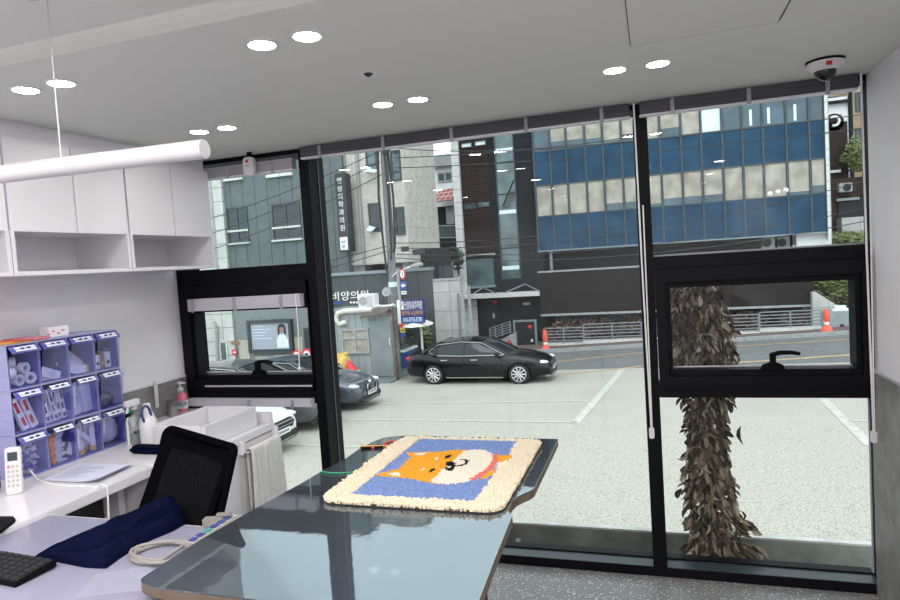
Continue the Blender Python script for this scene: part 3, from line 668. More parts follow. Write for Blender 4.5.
many('', 0, lambda: packet(.145,.03,.018,'labelw',[(.12,.4,-.25,.25,'red'),(.55,.9,-.3,.2,'red')],'syringe_box'), None, 'white and red slim box leaning in the middle row left bin', 'packet', 'red and white packets in a bin', fan(binc(1,0)+Vector((0,.022,0)),4,.085,[.30,.26,.22,.28],-.1))
many('', 0, lambda: packet(.15,.024,.012,'labelw',[(.05,.18,-.3,.3,'inkb'),(.3,.5,-.25,.1,'ink'),(.6,.9,-.1,.3,'ink')],'syringe_packet'), None, 'white and black sealed syringe packet in the middle row second bin', 'packet', 'black marked packets in a bin', fan(binc(1,1),5,.125,[.08,-.25,.15,-.12,.05],-.1))
many('', 0, lambda: packet(.15,.034,.014,'paper',[(.08,.5,-.3,.3,'brightglass'),(.62,.9,-.25,.25,'brightglass')],'syringe_packet'), None, 'pale blue sealed packet in the middle row third bin', 'packet', 'pale blue packets in a bin', fan(binc(1,2),4,.13,[.05,-.05,.08,-.06],-.08))
many('', 0, lambda: packet(.09,.05,.004,'labelw',[(.3,.5,-.3,.3,'paper')],'gauze_packet'), None, 'flat white packet lying in the top row second bin', 'packet', 'white packets in the top second bin', [((binc(2,1).x+.03-.012*k, binc(2,1).y+.04-.03*(k%3), binc(2,1).z+.004+.004*k), (1.1+.15*k,-.35,0)) for k in range(5)])
many('', 0, lambda: packet(.10,.055,.004,'labelw',[(.0,.12,-.5,.5,'yellow')],'gauze_packet'), None, 'flat white packet heaped in the top row third bin', 'packet', 'white packets in the top third bin', [((binc(2,2).x+.03-.012*k, binc(2,2).y+.05-.025*(k%3), binc(2,2).z+.004+.005*k), (1.25-.2*k,-.35,0)) for k in range(5)])
c = binc(2,3)
for k,(yo,wd,ht,ml,nm) in enumerate([(-.045,.028,.07,'labelw','white printed medicine box at the left in the top right bin'),(-.015,.024,.085,'brown','brown medicine box between two boxes in the top right bin'),(.018,.035,.078,'labelw','white medicine box at the right in the top right bin')]):
    t = thing('medicine_box', nm, 'box', (c.x,c.y+yo,c.z))
    obj('carton', MB().box(c.x-.03,c.y+yo-wd/2,c.z,c.x+.035,c.y+yo+wd/2,c.z+ht), ml, t, bevel=.001)
    obj('mark', MB().box(c.x+.035,c.y+yo-wd*.3,c.z+.02,c.x+.0362,c.y+yo+wd*.3,c.z+.035), 'ink' if k != 1 else 'yellow', t)
solo('blue_jar', MB().cyl((c.x-.01,c.y+.045,c.z+.005),(c.x-.01,c.y+.045,c.z+.095),.022,n=20), 'signblue2', 'small blue tub behind the boxes in the top right bin', 'tub', smooth=1, bevel=.003)
solo('bag_lump', MB().ball((binc(1,3).x,binc(1,3).y,binc(1,3).z+.036),.05,16,10,(.8,1,.72)), 'clear', 'clear plastic bag bunched in the middle row right bin', 'bag', smooth=1)
ct = MB().ball((0,0,0),1,28,20); 
ct.v = [v*(1+.13*mnoise.noise(v*3.2)+.05*mnoise.noise(v*9)) for v in ct.v]; c = binc(0,3)
ct.v = [Vector((v.x*.045, v.y*.058, v.z*.065))+c+Vector((0,0,.074)) for v in ct.v]
solo('cotton_wad', ct, 'plastw', 'white cotton wad filling the bottom right bin', 'cotton', smooth=60)
def stick(capm):
    return lying('capped_needle', [('barrel', MB().cyl((0,-.03,.007),(0,.02,.007),.006,n=10), 'plastw'), ('cap', MB().cyl((0,.02,.007),(0,.045,.007),.008,n=10), capm)])
c = binc(0,0)
random.seed(3)
many('', 0, lambda: stick('purple'), None, 'white tube with purple cap heaped in the bottom left bin', 'tube', 'purple capped tubes in a bin',
     [((c.x+.028-.05*random.random(), c.y+random.uniform(-.028,.028), c.z+.002+.0055*k), (random.uniform(-.45,.45),random.uniform(-.2,.2),random.uniform(-.9,.9)+(PI if k%2 else 0))) for k in range(22)])
c = binc(0,1)
many('', 0, lambda: stick('oran'), None, 'white syringe tube with orange cap stacked in the bottom second bin', 'tube', 'orange capped tubes in a bin',
     [((c.x+.03-.03*(k%2), c.y+random.uniform(-.012,.012)-.012, c.z+.002+.0125*(k//2)), (random.uniform(-.1,.1),0,PI+random.uniform(-.2,.2))) for k in range(22)])
many('', 0, lambda: packet(.14,.026,.010,'labelw',[(.0,.16,-.5,.5,'yellow')],'syringe_packet'), None, 'white packet with yellow tab in the bottom third bin', 'packet', 'yellow tabbed packets in a bin',
     [((binc(0,2).x+.036-.008*k, binc(0,2).y+yo, binc(0,2).z+.004+zo), (tl,-.1,0)) for k,(yo,zo,tl) in enumerate([(-.04,.0,.1),(.035,.0,-.1),(.045,.03,.75),(-.03,.14,2.6),(.0,.0,.05),(.02,.005,-.2)])])
ZO = WZ+3*OH
t = thing('medicine_box', 'small white and pink box lying on top of the organizer', 'box', (-2.80,-1.06,ZO))
obj('carton', MB().box(-2.80,-1.10,ZO,-2.74,-.99,ZO+.048), 'labelw', t, bevel=.002)
for k in range(4): obj('mark', MB().box(-2.74,-1.11+.027*k,ZO+.012+.012*(k%2),-2.7385,-1.095+.027*k,ZO+.02+.012*(k%2)), 'pinkl', t)
t = thing('leaflet', 'orange and red printed leaflet lying on top of the organizer', 'leaflet', (-2.78,-1.25,ZO))
obj('sheet', MB().box(-2.88,-1.36,ZO,-2.70,-1.15,ZO+.004).box(-2.87,-1.35,ZO+.004,-2.71,-1.24,ZO+.008), 'signor', t)
obj('printed_panel', MB().box(-2.88,-1.22,ZO+.004,-2.695,-1.13,ZO+.012), 'pinkl', t, label='pink red panel')
obj('printed_panel', MB().box(-2.86,-1.30,ZO+.008,-2.698,-1.22,ZO+.010), 'conered', t, label='orange panel')

# ---- on the worktop
pp = [atz(x,y,WZ) for x,y in ((42,481),(98,484),(133,467),(77,465))]
t = thing('paper_stack', 'few pale sheets with curling corner lying before the organizer', 'papers', tuple((pp[0]+pp[2])/2))
def sheet(z, lift):
    return lambda u,v: (pp[0]*(1-u)+pp[1]*u)*(1-v)+(pp[3]*(1-u)+pp[2]*u)*v + Vector((0,0,z+lift*max(0,u-.55)**2*2.2*(1-.3*v)))
obj('sheet', MB().grid(sheet(.002,.03),12,6), 'paper', t, smooth=60)
obj('sheet', MB().grid(sheet(.004,.04),12,6), 'paper', t, smooth=60)
ln = MB()
for k in range(9):
    f = sheet(.0046,.04); v = .12+k*.09; ln.grid(lambda u,vv: f(.12+u*(.25+.12*(k%3)), v+vv*.025)+Vector((0,0,.0006)), 6, 1)
obj('print_lines', ln, 'poster', t)
p = [atz(x,y,WZ+.004) for x,y in ((30,476),(38,480),(52,484.5),(70,486),(88,486.5),(99,487.5))]
ed = Vector((-2.184, atx(107,489,-2.184).y, WZ+.003)); p[0].z += .03
solo('charger_cable', MB().tube([Vector((-2.66,p[0].y+.02,WZ+.06))]+p+[ed-Vector((.03,0,-.003)), ed+Vector((.002,0,-.006)), ed+Vector((.004,-.004,-.06)), ed+Vector((.002,-.008,-.14)), ed+Vector((-.01,-.012,-.3))], .004, 8), 'cord', 'white cable crossing the worktop and hanging over its edge', 'cable', smooth=1)
rb = atz(15,494,WZ)
t = thing('remote_control', 'white remote control with small dark screen standing left of the organizer', 'remote control', tuple(rb))
RM = Matrix.Translation(rb) @ Matrix.Rotation(math.radians(32),4,'Z') @ Matrix.Rotation(-.14,4,'X')
obj('body', MB(RM).prism(rrect(-.029,.0,.029,.19,.012), -.010, .010, 'y'), 'plastw', t, bevel=.003, smooth=1)
obj('screen', MB(RM).box(-.018,-.0115,.135,.018,-.0095,.17), 'screen', t, label='dark green lcd screen')
for j in range(5):
    for i in range(3): obj('button', MB(RM).box(-.02+.0155*i,-.0118,.03+.019*j,-.011+.0155*i,-.0095,.041+.019*j), 'plastg' if (i,j) != (0,4) else 'pinkl', t)
obj('stand', MB(RM).box(-.02,.010,.0,.02,.04,.06), 'plastw', t)
cb = atz(2,492,WZ)
t = thing('plastic_tub', 'clear ribbed tub with brown foot at the left picture edge', 'tub', tuple(cb+Vector((-.02,-.03,0))))
obj('tub', MB().lathe([(.03,.02)]+[(.035+.002*(k%2),.02+.014*k) for k in range(11)]+[(.028,.18)], cb+Vector((-.02,-.03,0)), 24), 'clear', t, smooth=1)
obj('foot', MB().lathe([(.03,0),(.034,.02)], cb+Vector((-.02,-.03,0)), 20), 'brown', t, smooth=1)
bp = [atz(*q,WZ) for q in ((-22,540),(3,533),(16,522),(14,519),(-20,519))]
solo('monitor_base', MB().prism([(v.x,v.y) for v in bp], WZ, WZ+.012), 'blackp', 'flat black stand foot at the left edge of the worktop', 'stand foot', bevel=.003)

# ---- near desk with keyboard, folded scrubs, hand controller
NZ = .86
t = thing('desk', 'near desk with a pale lavender top carrying keyboard and navy cloth', 'desk', (-1.75,-2.3,0))
obj('top', MB().box(-2.186,-3.25,NZ-.03,-1.235,-1.632,NZ), 'lam', t, bevel=.003)
obj('desk_mat', MB().box(-2.178,-3.24,NZ,-1.25,-1.642,NZ+.002), 'desk', t)
obj('leg', MB().box(-2.18,-1.70,0,-2.12,-1.645,NZ-.03), 'lamedge', t); obj('leg', MB().box(-1.31,-1.70,0,-1.25,-1.645,NZ-.03), 'lamedge', t)
obj('leg', MB().box(-2.18,-3.23,0,-2.12,-3.17,NZ-.03), 'lamedge', t); obj('leg', MB().box(-1.31,-3.23,0,-1.25,-3.17,NZ-.03), 'lamedge', t)
NT = NZ+.0022
def paperq(px): return [atz(x,y,NT) for x,y in px]
q = paperq(((75,598),(96,574),(150,566),(165,588)))
t = thing('document', 'printed sheet under the near edge of the lavender desk', 'document', tuple(q[0]))
obj('sheet', MB().slabq(q,(0,0,.0006)), 'deskpaper', t)
ln = MB()
for k in range(8):
    a, b_ = q[0].lerp(q[1],.1+.11*k), q[3].lerp(q[2],.1+.11*k)
    a2, b2 = a.lerp(b_,.08), a.lerp(b_,.55+.1*(k%4)); w = (q[1]-q[0])*.018
    ln.slabq([a2+Vector((0,0,.0007)),b2+Vector((0,0,.0007)),b2+w+Vector((0,0,.0007)),a2+w+Vector((0,0,.0007))],(0,0,.0003))
obj('print_lines', ln, 'deskline', t)
# keyboard
ka, kb_ = atz(57,561,NT+.02), atz(11,579,NT+.02)
ux = (kb_-ka); ux.z = 0; kd = .145; ux.normalize()          # towards the typist side
ex = atz(0,551.5,NT+.02)-ka; ex.z = 0; ex.normalize(); ux = Vector((0,0,1)).cross(ex); kd = .128
if ux.y > 0: ux = -ux
if ex.x > 0: ex = -ex                                       # runs to the left
KM = Matrix((( ex.x, ux.x, 0, ka.x),(ex.y, ux.y, 0, ka.y),(0,0,1,NT),(0,0,0,1)))
t = thing('keyboard', 'black computer keyboard at the left edge of the near desk', 'keyboard', (ka.x-.2,ka.y,NT))
obj('case', MB(KM).add([(0,0,.004),(.44,0,.004),(.44,kd,.0),(0,kd,.0),(0,0,.024),(.44,0,.024),(.44,kd,.013),(0,kd,.013)], [(3,2,1,0),(4,5,6,7),(0,1,5,4),(1,2,6,5),(2,3,7,6),(3,0,4,7)]), 'blackp', t, bevel=.003)
for r in range(6):
    for i in range(13):
        x0 = .012+i*.0325; y0 = .007+r*.0192
        zt = .024-.011*(y0/kd)
        obj('key', MB(KM).add([(x0,y0,zt),(x0+.027,y0,zt),(x0+.027,y0+.016,zt-.001),(x0,y0+.016,zt-.001),(x0+.003,y0+.002,zt+.006),(x0+.024,y0+.002,zt+.006),(x0+.024,y0+.014,zt+.0045),(x0+.003,y0+.014,zt+.0045)], [(3,2,1,0),(4,5,6,7),(0,1,5,4),(1,2,6,5),(2,3,7,6),(3,0,4,7)]), 'key' if not (r == 3 and i == 7) else 'teal', t)
# navy scrubs: folded bundle, measured outline on the desk
lo_ = [atz(*p,NT) for p in ((35,557),(60,563),(85,568),(106,569),(124,556),(150,541),(172,532),(186,524))]
hi_ = [atz(*p,NT) for p in ((35,557),(57,551),(78,540),(97,529),(115,524),(137,519),(160,512),(181,508))]
def lerpl(L, u):
    f = u*(len(L)-1); i = min(int(f), len(L)-2); return L[i].lerp(L[i+1], f-i)
def scrub(u, v):
    p = lerpl(lo_,u).lerp(lerpl(hi_,u), v)
    env = (max(0,math.sin(PI*min(1,max(0,v))))**.55)*(min(1,u*7)**.6)*(min(1,(1-u)*9)**.6)
    h = .026+.060*u**1.3
    ridge = .010*math.sin(v*9+u*4)+.008*math.sin(v*17-u*7+1)+.012*mnoise.noise(Vector((u*7,v*4,1.3)))
    ridge += .012*math.exp(-((v-.62+.2*u)/.03)**2)-.014*math.exp(-((v-.72+.22*u)/.035)**2)
    ridge -= .034*math.exp(-((v-.36+.12*u)/.045)**2)*(u > .15)
    return p+Vector((0,0,max(.001,env*(h+ridge*.8))))
solo('folded_scrubs', MB().grid(scrub,90,40).grid(lambda u,v: lerpl(lo_,u).lerp(lerpl(hi_,u),v)+Vector((0,0,.0005)),30,6), 'navy', 'folded navy blue scrubs lying across the lavender desk', 'clothing', smooth=70, recalc=False)
solo('clothes_tag', MB().cbox(tuple(atz(171,524,NT+.012)),(.03,.012,.006)), 'plastw', 'small white tag showing at the end of the navy scrubs', 'tag')
# coil and controller
cc = atz(168,556,NT); pts = []
for k in range(64):
    a = 2*PI*k/24+1.2; rr = .085+.006*math.sin(k*.7)
    pts.append(Vector((cc.x+rr*1.25*math.cos(a)-.01, cc.y+rr*.8*math.sin(a)+.0, NT+.006+.0045*(k/24))))
pts += [Vector((-1.44,-1.76,NT+.012)), Vector((-1.42,-1.70,NT+.014))]
solo('control_cable', MB().tube(pts, .0058, 8), 'cable', 'coiled grey cable beside the hand controller on the desk', 'cable', smooth=1)
ca, cb2 = atz(186,551,NT), atz(234,520,NT)
ax_ = (cb2-ca); Lc = ax_.length; ax_.normalize(); px_ = Vector((-ax_.y, ax_.x, 0))
CMx = Matrix(((ax_.x,px_.x,0,ca.x),(ax_.y,px_.y,0,ca.y),(0,0,1,NT),(0,0,0,1)))
t = thing('hand_controller', 'long grey hand controller with blue buttons along the table edge', 'controller', tuple(ca))
obj('body', MB(CMx).prism(rrect(0,-.05,Lc,.012,.012),0,.022), 'cable', t, bevel=.004, smooth=1)
obj('face_panel', MB(CMx).box(.012,-.022,.022,Lc-.01,.008,.0235), 'plastg', t)
for k in range(6): obj('button', MB(CMx).box(.016+k*.034,-.018,.0235,.042+k*.034,.004,.0265), 'teal' if k == 2 else 'inkb', t)
g = atz(213,528,NT)
solo('grey_clip', MB().cbox((g.x-.01,g.y+.02,NT+.014),(.07,.03,.028),rot('Z',.3)).cbox((g.x+.02,g.y+.035,NT+.034),(.05,.016,.012),rot('Z',.3)), 'cable', 'grey plastic clip at the desk back edge behind the controller', 'clip', bevel=.003)

# ---- office chair tucked behind the near desk
CHM = Matrix.Translation((-1.695,-1.548,0)) @ Matrix.Rotation(math.radians(-21),4,'Z')
t = thing('office_chair', 'black mesh back office chair tucked behind the near desk', 'chair', (-1.695,-1.548,0))
def bk(x, s):       # backrest local: x across, s up the back
    z = .588+s*.525; y = .50*(max(z,.80)-.86)+.10*min(0,z-.80)+.035*(1-(x/.25)**2)-.01
    return Vector((x, y, z-.045*(x+.1)*max(0,s)))
ol = []
n = 10
for (cx, cs, a0) in ((.207,.95,0),(-.207,.95,PI/2),(-.20,.07,PI),(.20,.07,3*PI/2)):
    for i in range(7):
        a = a0+PI/2*i/6; ol.append(bk(cx+.028*math.cos(a), cs+.045*math.sin(a)-(.05*(cx/.2+1)*.5 if cs > .5 else 0)*0))
full = []
for i in range(len(ol)):
    a, b_ = ol[i], ol[(i+1)%len(ol)]
    for k in range(3): full.append(a.lerp(b_,k/3))
obj('back_frame', MB(CHM).tube(full,.014,8,True), 'chairblk', t, smooth=1)
obj('backrest', MB(CHM).grid(lambda u,v: bk((-.225+.45*u), .02+.96*v)+Vector((0,.004,0)), 24, 20).grid(lambda u,v: bk((-.225+.45*u), .02+.96*v)+Vector((0,.016,0)), 24, 20), 'mesh', t, smooth=60)
obj('frame_border', MB(CHM).grid(lambda u,v: bk(-.235+.05*u,.03+.94*v)+Vector((0,-.004,0)),3,16).grid(lambda u,v: bk(.185+.05*u,.03+.94*v)+Vector((0,-.004,0)),3,16).grid(lambda u,v: bk(-.22+.44*u,.88+.1*v)+Vector((0,-.004,0)),16,3), 'chairblk', t, smooth=60)
obj('back_stem', MB(CHM).tube([(0,.02,.75),(0,.06,.62),(0,0,.47),(0,-.22,.43)],.024,8), 'blackp', t, smooth=1)
obj('seat', MB(CHM).prism(rrect(-.24,-.52,.24,-.07,.08),.45,.52), 'blackp', t, bevel=.02, smooth=1)
obj('gas_lift', MB(CHM).cyl((0,-.28,.1),(0,-.28,.45),.028,n=14), 'blackp', t, smooth=1)
for k in range(5):
    a = 2*PI*k/5; x, y = .29*math.cos(a), -.28+.29*math.sin(a)
    lg = obj('base_leg', MB(CHM).tube([(0,-.28,.12),(x,y,.075)],[.026,.016],8), 'blackp', t, smooth=1)
    obj('caster', MB(CHM).cyl((x-.012*math.sin(a),y+.012*math.cos(a),.028),(x+.012*math.sin(a),y-.012*math.cos(a),.028),.028,n=14).cyl((x,y,.03),(x,y,.075),.008,n=8), 'rubber', lg, smooth=1)

# ---- examination table
TZ = .92
tp = [(143,577),(200,540),(240,517),(300,484),(322,471),(345,459),(359,449),(372,442),(384,437.5),(396,436),(415,435.6),(558,439),(534,488),(530,491),(524,493.5),(517,497),(512,501.5),(509,507),(508.5,511.5),(512.5,516),(510.5,520),(495,559),(480,598)]
P = [(v.x,v.y) for v in (atz(x,y,TZ) for x,y in tp)]
fr = P[-1]; fl = P[0]
P[-1] = (fr[0], fr[1]); yf = atz(245,598,TZ).y
P += [(fr[0]+.002, yf+.03), (fr[0]-.03, yf-.003), (fl[0]+.16, yf)]+[((fl[0]+.16)*(1-u)**2+2*u*(1-u)*(fl[0]+.002)+u*u*(fl[0]-.0), yf*(1-u)**2+2*u*(1-u)*yf+u*u*(fl[1]+.0)) for u in [k/8 for k in range(1,8)]]
t = thing('exam_table', 'glossy slate blue examination table with brown edges before the window', 'table', (-.85,-1.6,0))
obj('edge_band', MB().prism(P, TZ-.030, TZ-.004), 'tabedge', t)
cx_, cy_ = sum(p[0] for p in P)/len(P), sum(p[1] for p in P)/len(P)
obj('tabletop', MB().prism(P, TZ-.0038, TZ), 'tabtop', t)
for x, y in ((atz(478,596,.86).x,atz(478,596,.86).y),(-.80,-1.05),(-1.16,-2.06),(-1.08,-1.05)):
    obj('leg', MB().box(x-.02,y-.02,0,x+.02,y+.02,TZ-.03), 'black', t, bevel=.003)
obj('under_frame', MB().box(-1.14,-2.02,TZ-.07,-.60,-1.98,TZ-.031).box(-1.06,-1.07,TZ-.07,-.82,-1.03,TZ-.031).box(-.92,-1.98,TZ-.07,-.88,-1.07,TZ-.031), 'black', t)

# ---- shaggy rug with a woven dog
RZ = TZ+.001
R4 = [atz(x,y,RZ+.012) for x,y in ((319,503),(507,508),(538.5,441),(402,436))]
rx0, rx1 = (R4[0].x+R4[3].x)/2, (R4[1].x+R4[2].x)/2; ry0, ry1 = (R4[0].y+R4[1].y)/2, (R4[2].y+R4[3].y)/2
def rz2(pxs): return [(lambda v: (v.x,v.y))(atz(x,y,RZ+.014)) for x,y in pxs]
HEAD = rz2(((400,468),(406,461),(411,457),(405,452.5),(414,452),(437,451.5),(450,450),(466,449),(466,470),(446,484),(428,482.5),(414,479),(398,477),(374,475.5),(383,472)))
EARS = [rz2(((386,473.6),(398,471.2),(401,474),(399,476))), rz2(((413,453.2),(427,452.2),(422,455),(416,455)))]
MUZ = rz2(((436,476),(441,470),(450,464),(458,456),(464,450.5),(475,448.8),(486,450),(492,453.5),(494,460),(492,466),(485,472),(474,479),(462,482.5),(446,484),(434,482.5),(430,480.5)))
COLL = rz2(((492.5,454),(497.5,453.5),(498,460),(494,467),(485,474),(474,480.5),(469,478.5),(480,472.5),(488,466),(492,460)))
BODY = [rz2(((498,455),(514,454.5),(510,461),(498,462))), rz2(((488,472),(497,467.5),(494,473.5),(486,478),(478,479)))]
CHEST = rz2(((498,461),(512,461),(506,467),(495,469)))
BLK = [rz2(((444.5,457.2),(447,455),(452,454.5),(450,457.4),(446,458.8))), rz2(((428.5,472),(431,468.7),(436.5,467.6),(434.5,470.7),(430,472.2))), rz2(((445.5,464),(447,461.2),(453,461),(455.5,463),(452,465.5),(447,465.8)))]
WHT = [rz2(((433.5,459.3),(436.5,457),(440,456.8),(437,459.8))), rz2(((420.5,470),(423.5,467.4),(427,467.3),(424,470.3)))]
MOUTH = [rz2(((452,465),(456,465.5),(462,465),(466,463),(467,460.5),(463,459))), rz2(((452,465),(453,467.5),(451,470),(449,470),(446,467.5)))]
def near_line(x, y, L, w):
    for a, b_ in zip(L, L[1:]):
        dx, dy = b_[0]-a[0], b_[1]-a[1]; tt = max(0,min(1,((x-a[0])*dx+(y-a[1])*dy)/(dx*dx+dy*dy)))
        if (x-a[0]-tt*dx)**2+(y-a[1]-tt*dy)**2 < w*w: return True
    return False
FLD = rz2(((343,496),(472,500.5),(523,441),(423,438.5)))
fx0, fx1 = (FLD[0][0]+FLD[3][0])/2, (FLD[1][0]+FLD[2][0])/2; fy0, fy1 = (FLD[0][1]+FLD[1][1])/2, (FLD[2][1]+FLD[3][1])/2
def region(x, y):
    if any(inpoly(x,y,p) for p in BODY): return 'dog_head'
    if not (fx0 < x < fx1 and fy0 < y < fy1): return 'border'
    if any(inpoly(x,y,p) for p in BLK) or any(near_line(x,y,l,.0072) for l in MOUTH): return 'features'
    if any(inpoly(x,y,p) for p in WHT+EARS): return 'light_patches'
    if inpoly(x,y,COLL): return 'collar'
    if inpoly(x,y,MUZ) or inpoly(x,y,CHEST): return 'muzzle'
    if inpoly(x,y,HEAD) or any(inpoly(x,y,p) for p in BODY): return 'dog_head'
    return 'field'
RM_ = {'border':'cream','features':'blackw','light_patches':'ivory','collar':'coral','muzzle':'ivory','dog_head':'orange','field':'blue'}
t = thing('rug', 'thick shaggy rug with an orange dog face on blue, lying on the table', 'rug', ((rx0+rx1)/2,(ry0+ry1)/2,RZ))
obj('backing', MB().prism(rrect(rx0,ry0,rx1,ry1,.055), RZ, RZ+.008), 'latex', t)
outl = rrect(rx0,ry0,rx1,ry1,.055,8)
bins = {k: MB() for k in RM_}
random.seed(11); st_ = .0046
ny = int((ry1-ry0)/st_); nx = int((rx1-rx0)/st_)
for j in range(ny+1):
    for i in range(nx+1):
        x, y = rx0+i*st_+random.uniform(-.002,.002), ry0+j*st_+random.uniform(-.002,.002)
        if not inpoly(x,y,outl): continue
        rg = region(x,y); m_ = bins[rg]; bd = rg == 'border'
        r_ = .0050 if bd else .0042; h = (.018 if bd else .014)+random.uniform(-.004,.004)*(1.0 if bd else .5)
        tx, ty = random.uniform(-.006,.006)*(1.3 if bd else .5), random.uniform(-.006,.006)*(1.3 if bd else .5); a = random.random()*PI; o = len(m_.v)
        for k in range(4):
            b_ = a+k*PI/2; m_.v.append(Vector((x+r_*math.cos(b_), y+r_*math.sin(b_), RZ+.004)))
        for k in range(4):
            b_ = a+k*PI/2; m_.v.append(Vector((x+tx+r_*.95*math.cos(b_), y+ty+r_*.95*math.sin(b_), RZ+h*.86)))
        m_.v.append(Vector((x+tx*1.3,y+ty*1.3,RZ+h)))
        for k in range(4):
            q_ = (k+1)%4; m_.f.append((o+k,o+q_,o+4+q_,o+4+k)); m_.f.append((o+4+k,o+4+q_,o+8))
for k, m_ in bins.items():
    if m_.v: obj(k if k != 'features' else 'face_marks', m_, RM_[k], t, recalc=False, smooth=80)
# small things on the table, left of the rug
a, b_ = atz(361,448.5,TZ+.004), atz(398,446.5,TZ+.004)
t = thing('marker_pen', 'dark pen with red bands lying at the far left of the rug', 'pen', tuple(a))
obj('barrel', MB().cyl(a,a.lerp(b_,.6),.0065,n=12), 'blackp', t, smooth=1); obj('cap', MB().cyl(a.lerp(b_,.6),b_,.005,n=12), 'brown', t, smooth=1)
obj('band', MB().cyl(a.lerp(b_,.3),a.lerp(b_,.36),.0072,n=12), 'red', t, smooth=1)
a, b_ = atz(360,446.6,TZ+.005), atz(399,446,TZ+.005)
solo('wooden_stick', MB().cyl(a,b_,.0045,n=10), 'signor', 'thin wooden stick beside the dark pen on the table', 'stick')
pts = [atz(x,y,TZ+.004) for x,y in ((385,443),(390,441.5),(397,441),(402,441.5),(401,443.5),(395,445),(388,445),(385,444))]
solo('string_loop', MB().tube(pts,.0035,6,True), 'red', 'small red cord loop lying at the far corner of the table', 'cord', smooth=1)
pts = [atz(x,y,TZ+.004) for x,y in ((321,471.5),(330,473),(340,473),(350,472.6),(356,471))]
solo('green_cord', MB().tube(pts,.003,6), 'green', 'thin green cord lying on the table left of the rug', 'cord', smooth=1)

# ================================================================ outside
def sstep(a, b, x): t = max(0,min(1,(x-a)/(b-a))); return t*t*(3-2*t)
def gz(x, y): return -2.25+.03*(16.4-min(y,19)) + .042*max(0,min(x,14)+4.5)*sstep(17,22,y)
def atg(px, py):
    d = (px-450)/F*RGT-(py-300)/F*UP+FWD; a, b = 2, 90
    for _ in range(40):
        m_ = (a+b)/2; p = EYE+d*m_
        if p.z > gz(p.x,p.y): a = m_
        else: b = m_
    return EYE+d*a
APRON = atg(700,469).y
M['asph'] = groundmat()
YS = 19.1           # edge of the lot
def ground(x0, x1, y0, y1, nx, ny, dz=0):
    return MB().grid(lambda u,v: Vector((x0+(x1-x0)*u, y0+(y1-y0)*v, gz(x0+(x1-x0)*u, y0+(y1-y0)*v)+dz)), nx, ny)
struct('parking_ground', ground(-40,32,-12,YS,60,40), 'asph', 'pale concrete parking lot outside the window', 'ground', smooth=60, recalc=False)
struct('street', ground(-40,32,YS,23.4,60,8), 'road', 'grey asphalt street beyond the parking lot', 'street', smooth=60, recalc=False)
sw = ground(-40,32,23.4,60,60,40,.13); sw.grid(lambda u,v: Vector((-40+72*u,23.4,gz(-40+72*u,23.4)+.13*v-.01)),60,1)
struct('sidewalk', sw, 'pave', 'brown block sidewalk before the blue building', 'sidewalk', recalc=False)
struct('sidewalk_kerb', MB().grid(lambda u,v: Vector((-40+72*u,23.25+.2*v,gz(-40+72*u,23.3)+.135)),60,1).grid(lambda u,v: Vector((-40+72*u,23.25,gz(-40+72*u,23.3)+.135*v)),60,1), 'polec', 'grey kerb along the far side of the street', 'kerb', recalc=False)
nl = [0]
def line(p, q, w, m_, label, name='road_line', n=16):
    if isinstance(p[0], (int,float)) and len(p) == 2: p, q = atg(*p), atg(*q)
    d = (q-p); d.z = 0; d.normalize(); s_ = Vector((-d.y,d.x,0))*w/2
    def f(u,v):
        c = p.lerp(q,u)+s_*(2*v-1); return Vector((c.x,c.y,gz(c.x,c.y)+.008))
    tag(obj(name, MB().grid(f,n,1), m_, recalc=False), label, 'road marking', 'painted road lines', 'structure')
line((342,404.5),(588,401),.12,'wline','long white parking line nearest the black sedan')
line((343,419.5),(577,422.3),.12,'wline','long white parking line second from the black sedan')
line((290,444.5),(420,449),.12,'wline','white parking line nearest the white car nose')
line((622,369),(575,424),.2,'wline','slanting white line left of the right window post')
line((823,399),(871,446),.2,'wline','slanting white line at the right behind the dry shrub')
line((848,421),(880,421.3),.12,'wline','short white line branching off at the right')
line((560,374.5),(643,366),.14,'yline','near yellow street line beyond the black sedan')
line((700,365),(850,355),.14,'yline','near yellow street line seen through the right sash')
line((500,366),(560,361.5),.10,'yline','far yellow street line behind the black sedan')
line((560,361.5),(662,350.5),.14,'yline','far yellow street line beside the sidewalk, left part')
line((700,348.5),(852,339.5),.14,'yline','far yellow street line beside the sidewalk, right part')

# terrace with the low concrete parapet just outside the glass
struct('terrace', MB().box(-4.2,.19,-1.9,1.6,.45,-.10), 'soil', 'dark gravel planting bed between glass and parapet', 'planting bed')
pz = aty(655,531,.45).z
struct('parapet', MB().box(-4.2,.45,-1.9,1.6,.488,pz-.012), 'conc', 'low grey concrete parapet outside the window', 'parapet wall')
struct('parapet_cap', MB().box(-4.2,.447,pz-.012,1.6,.491,pz), 'conctop', 'pale worn top edge of the parapet', 'parapet cap')
struct('facade_base', MB().box(-4.2,-.1,-2.6,1.6,.19,-.125), 'conc', 'concrete base of the room below the window', 'wall base')
for k,(px,py,l) in enumerate(((518,541,'small white sticker on the parapet near the table'),(760,558,'small white sticker on the parapet near the right wall'))):
    p = aty(px,py,.444); solo('wall_sticker', MB().cbox((p.x,p.y+.003,p.z),(.03,.004,.03),rot('Y',.2)), 'signtxt', l, 'sticker')

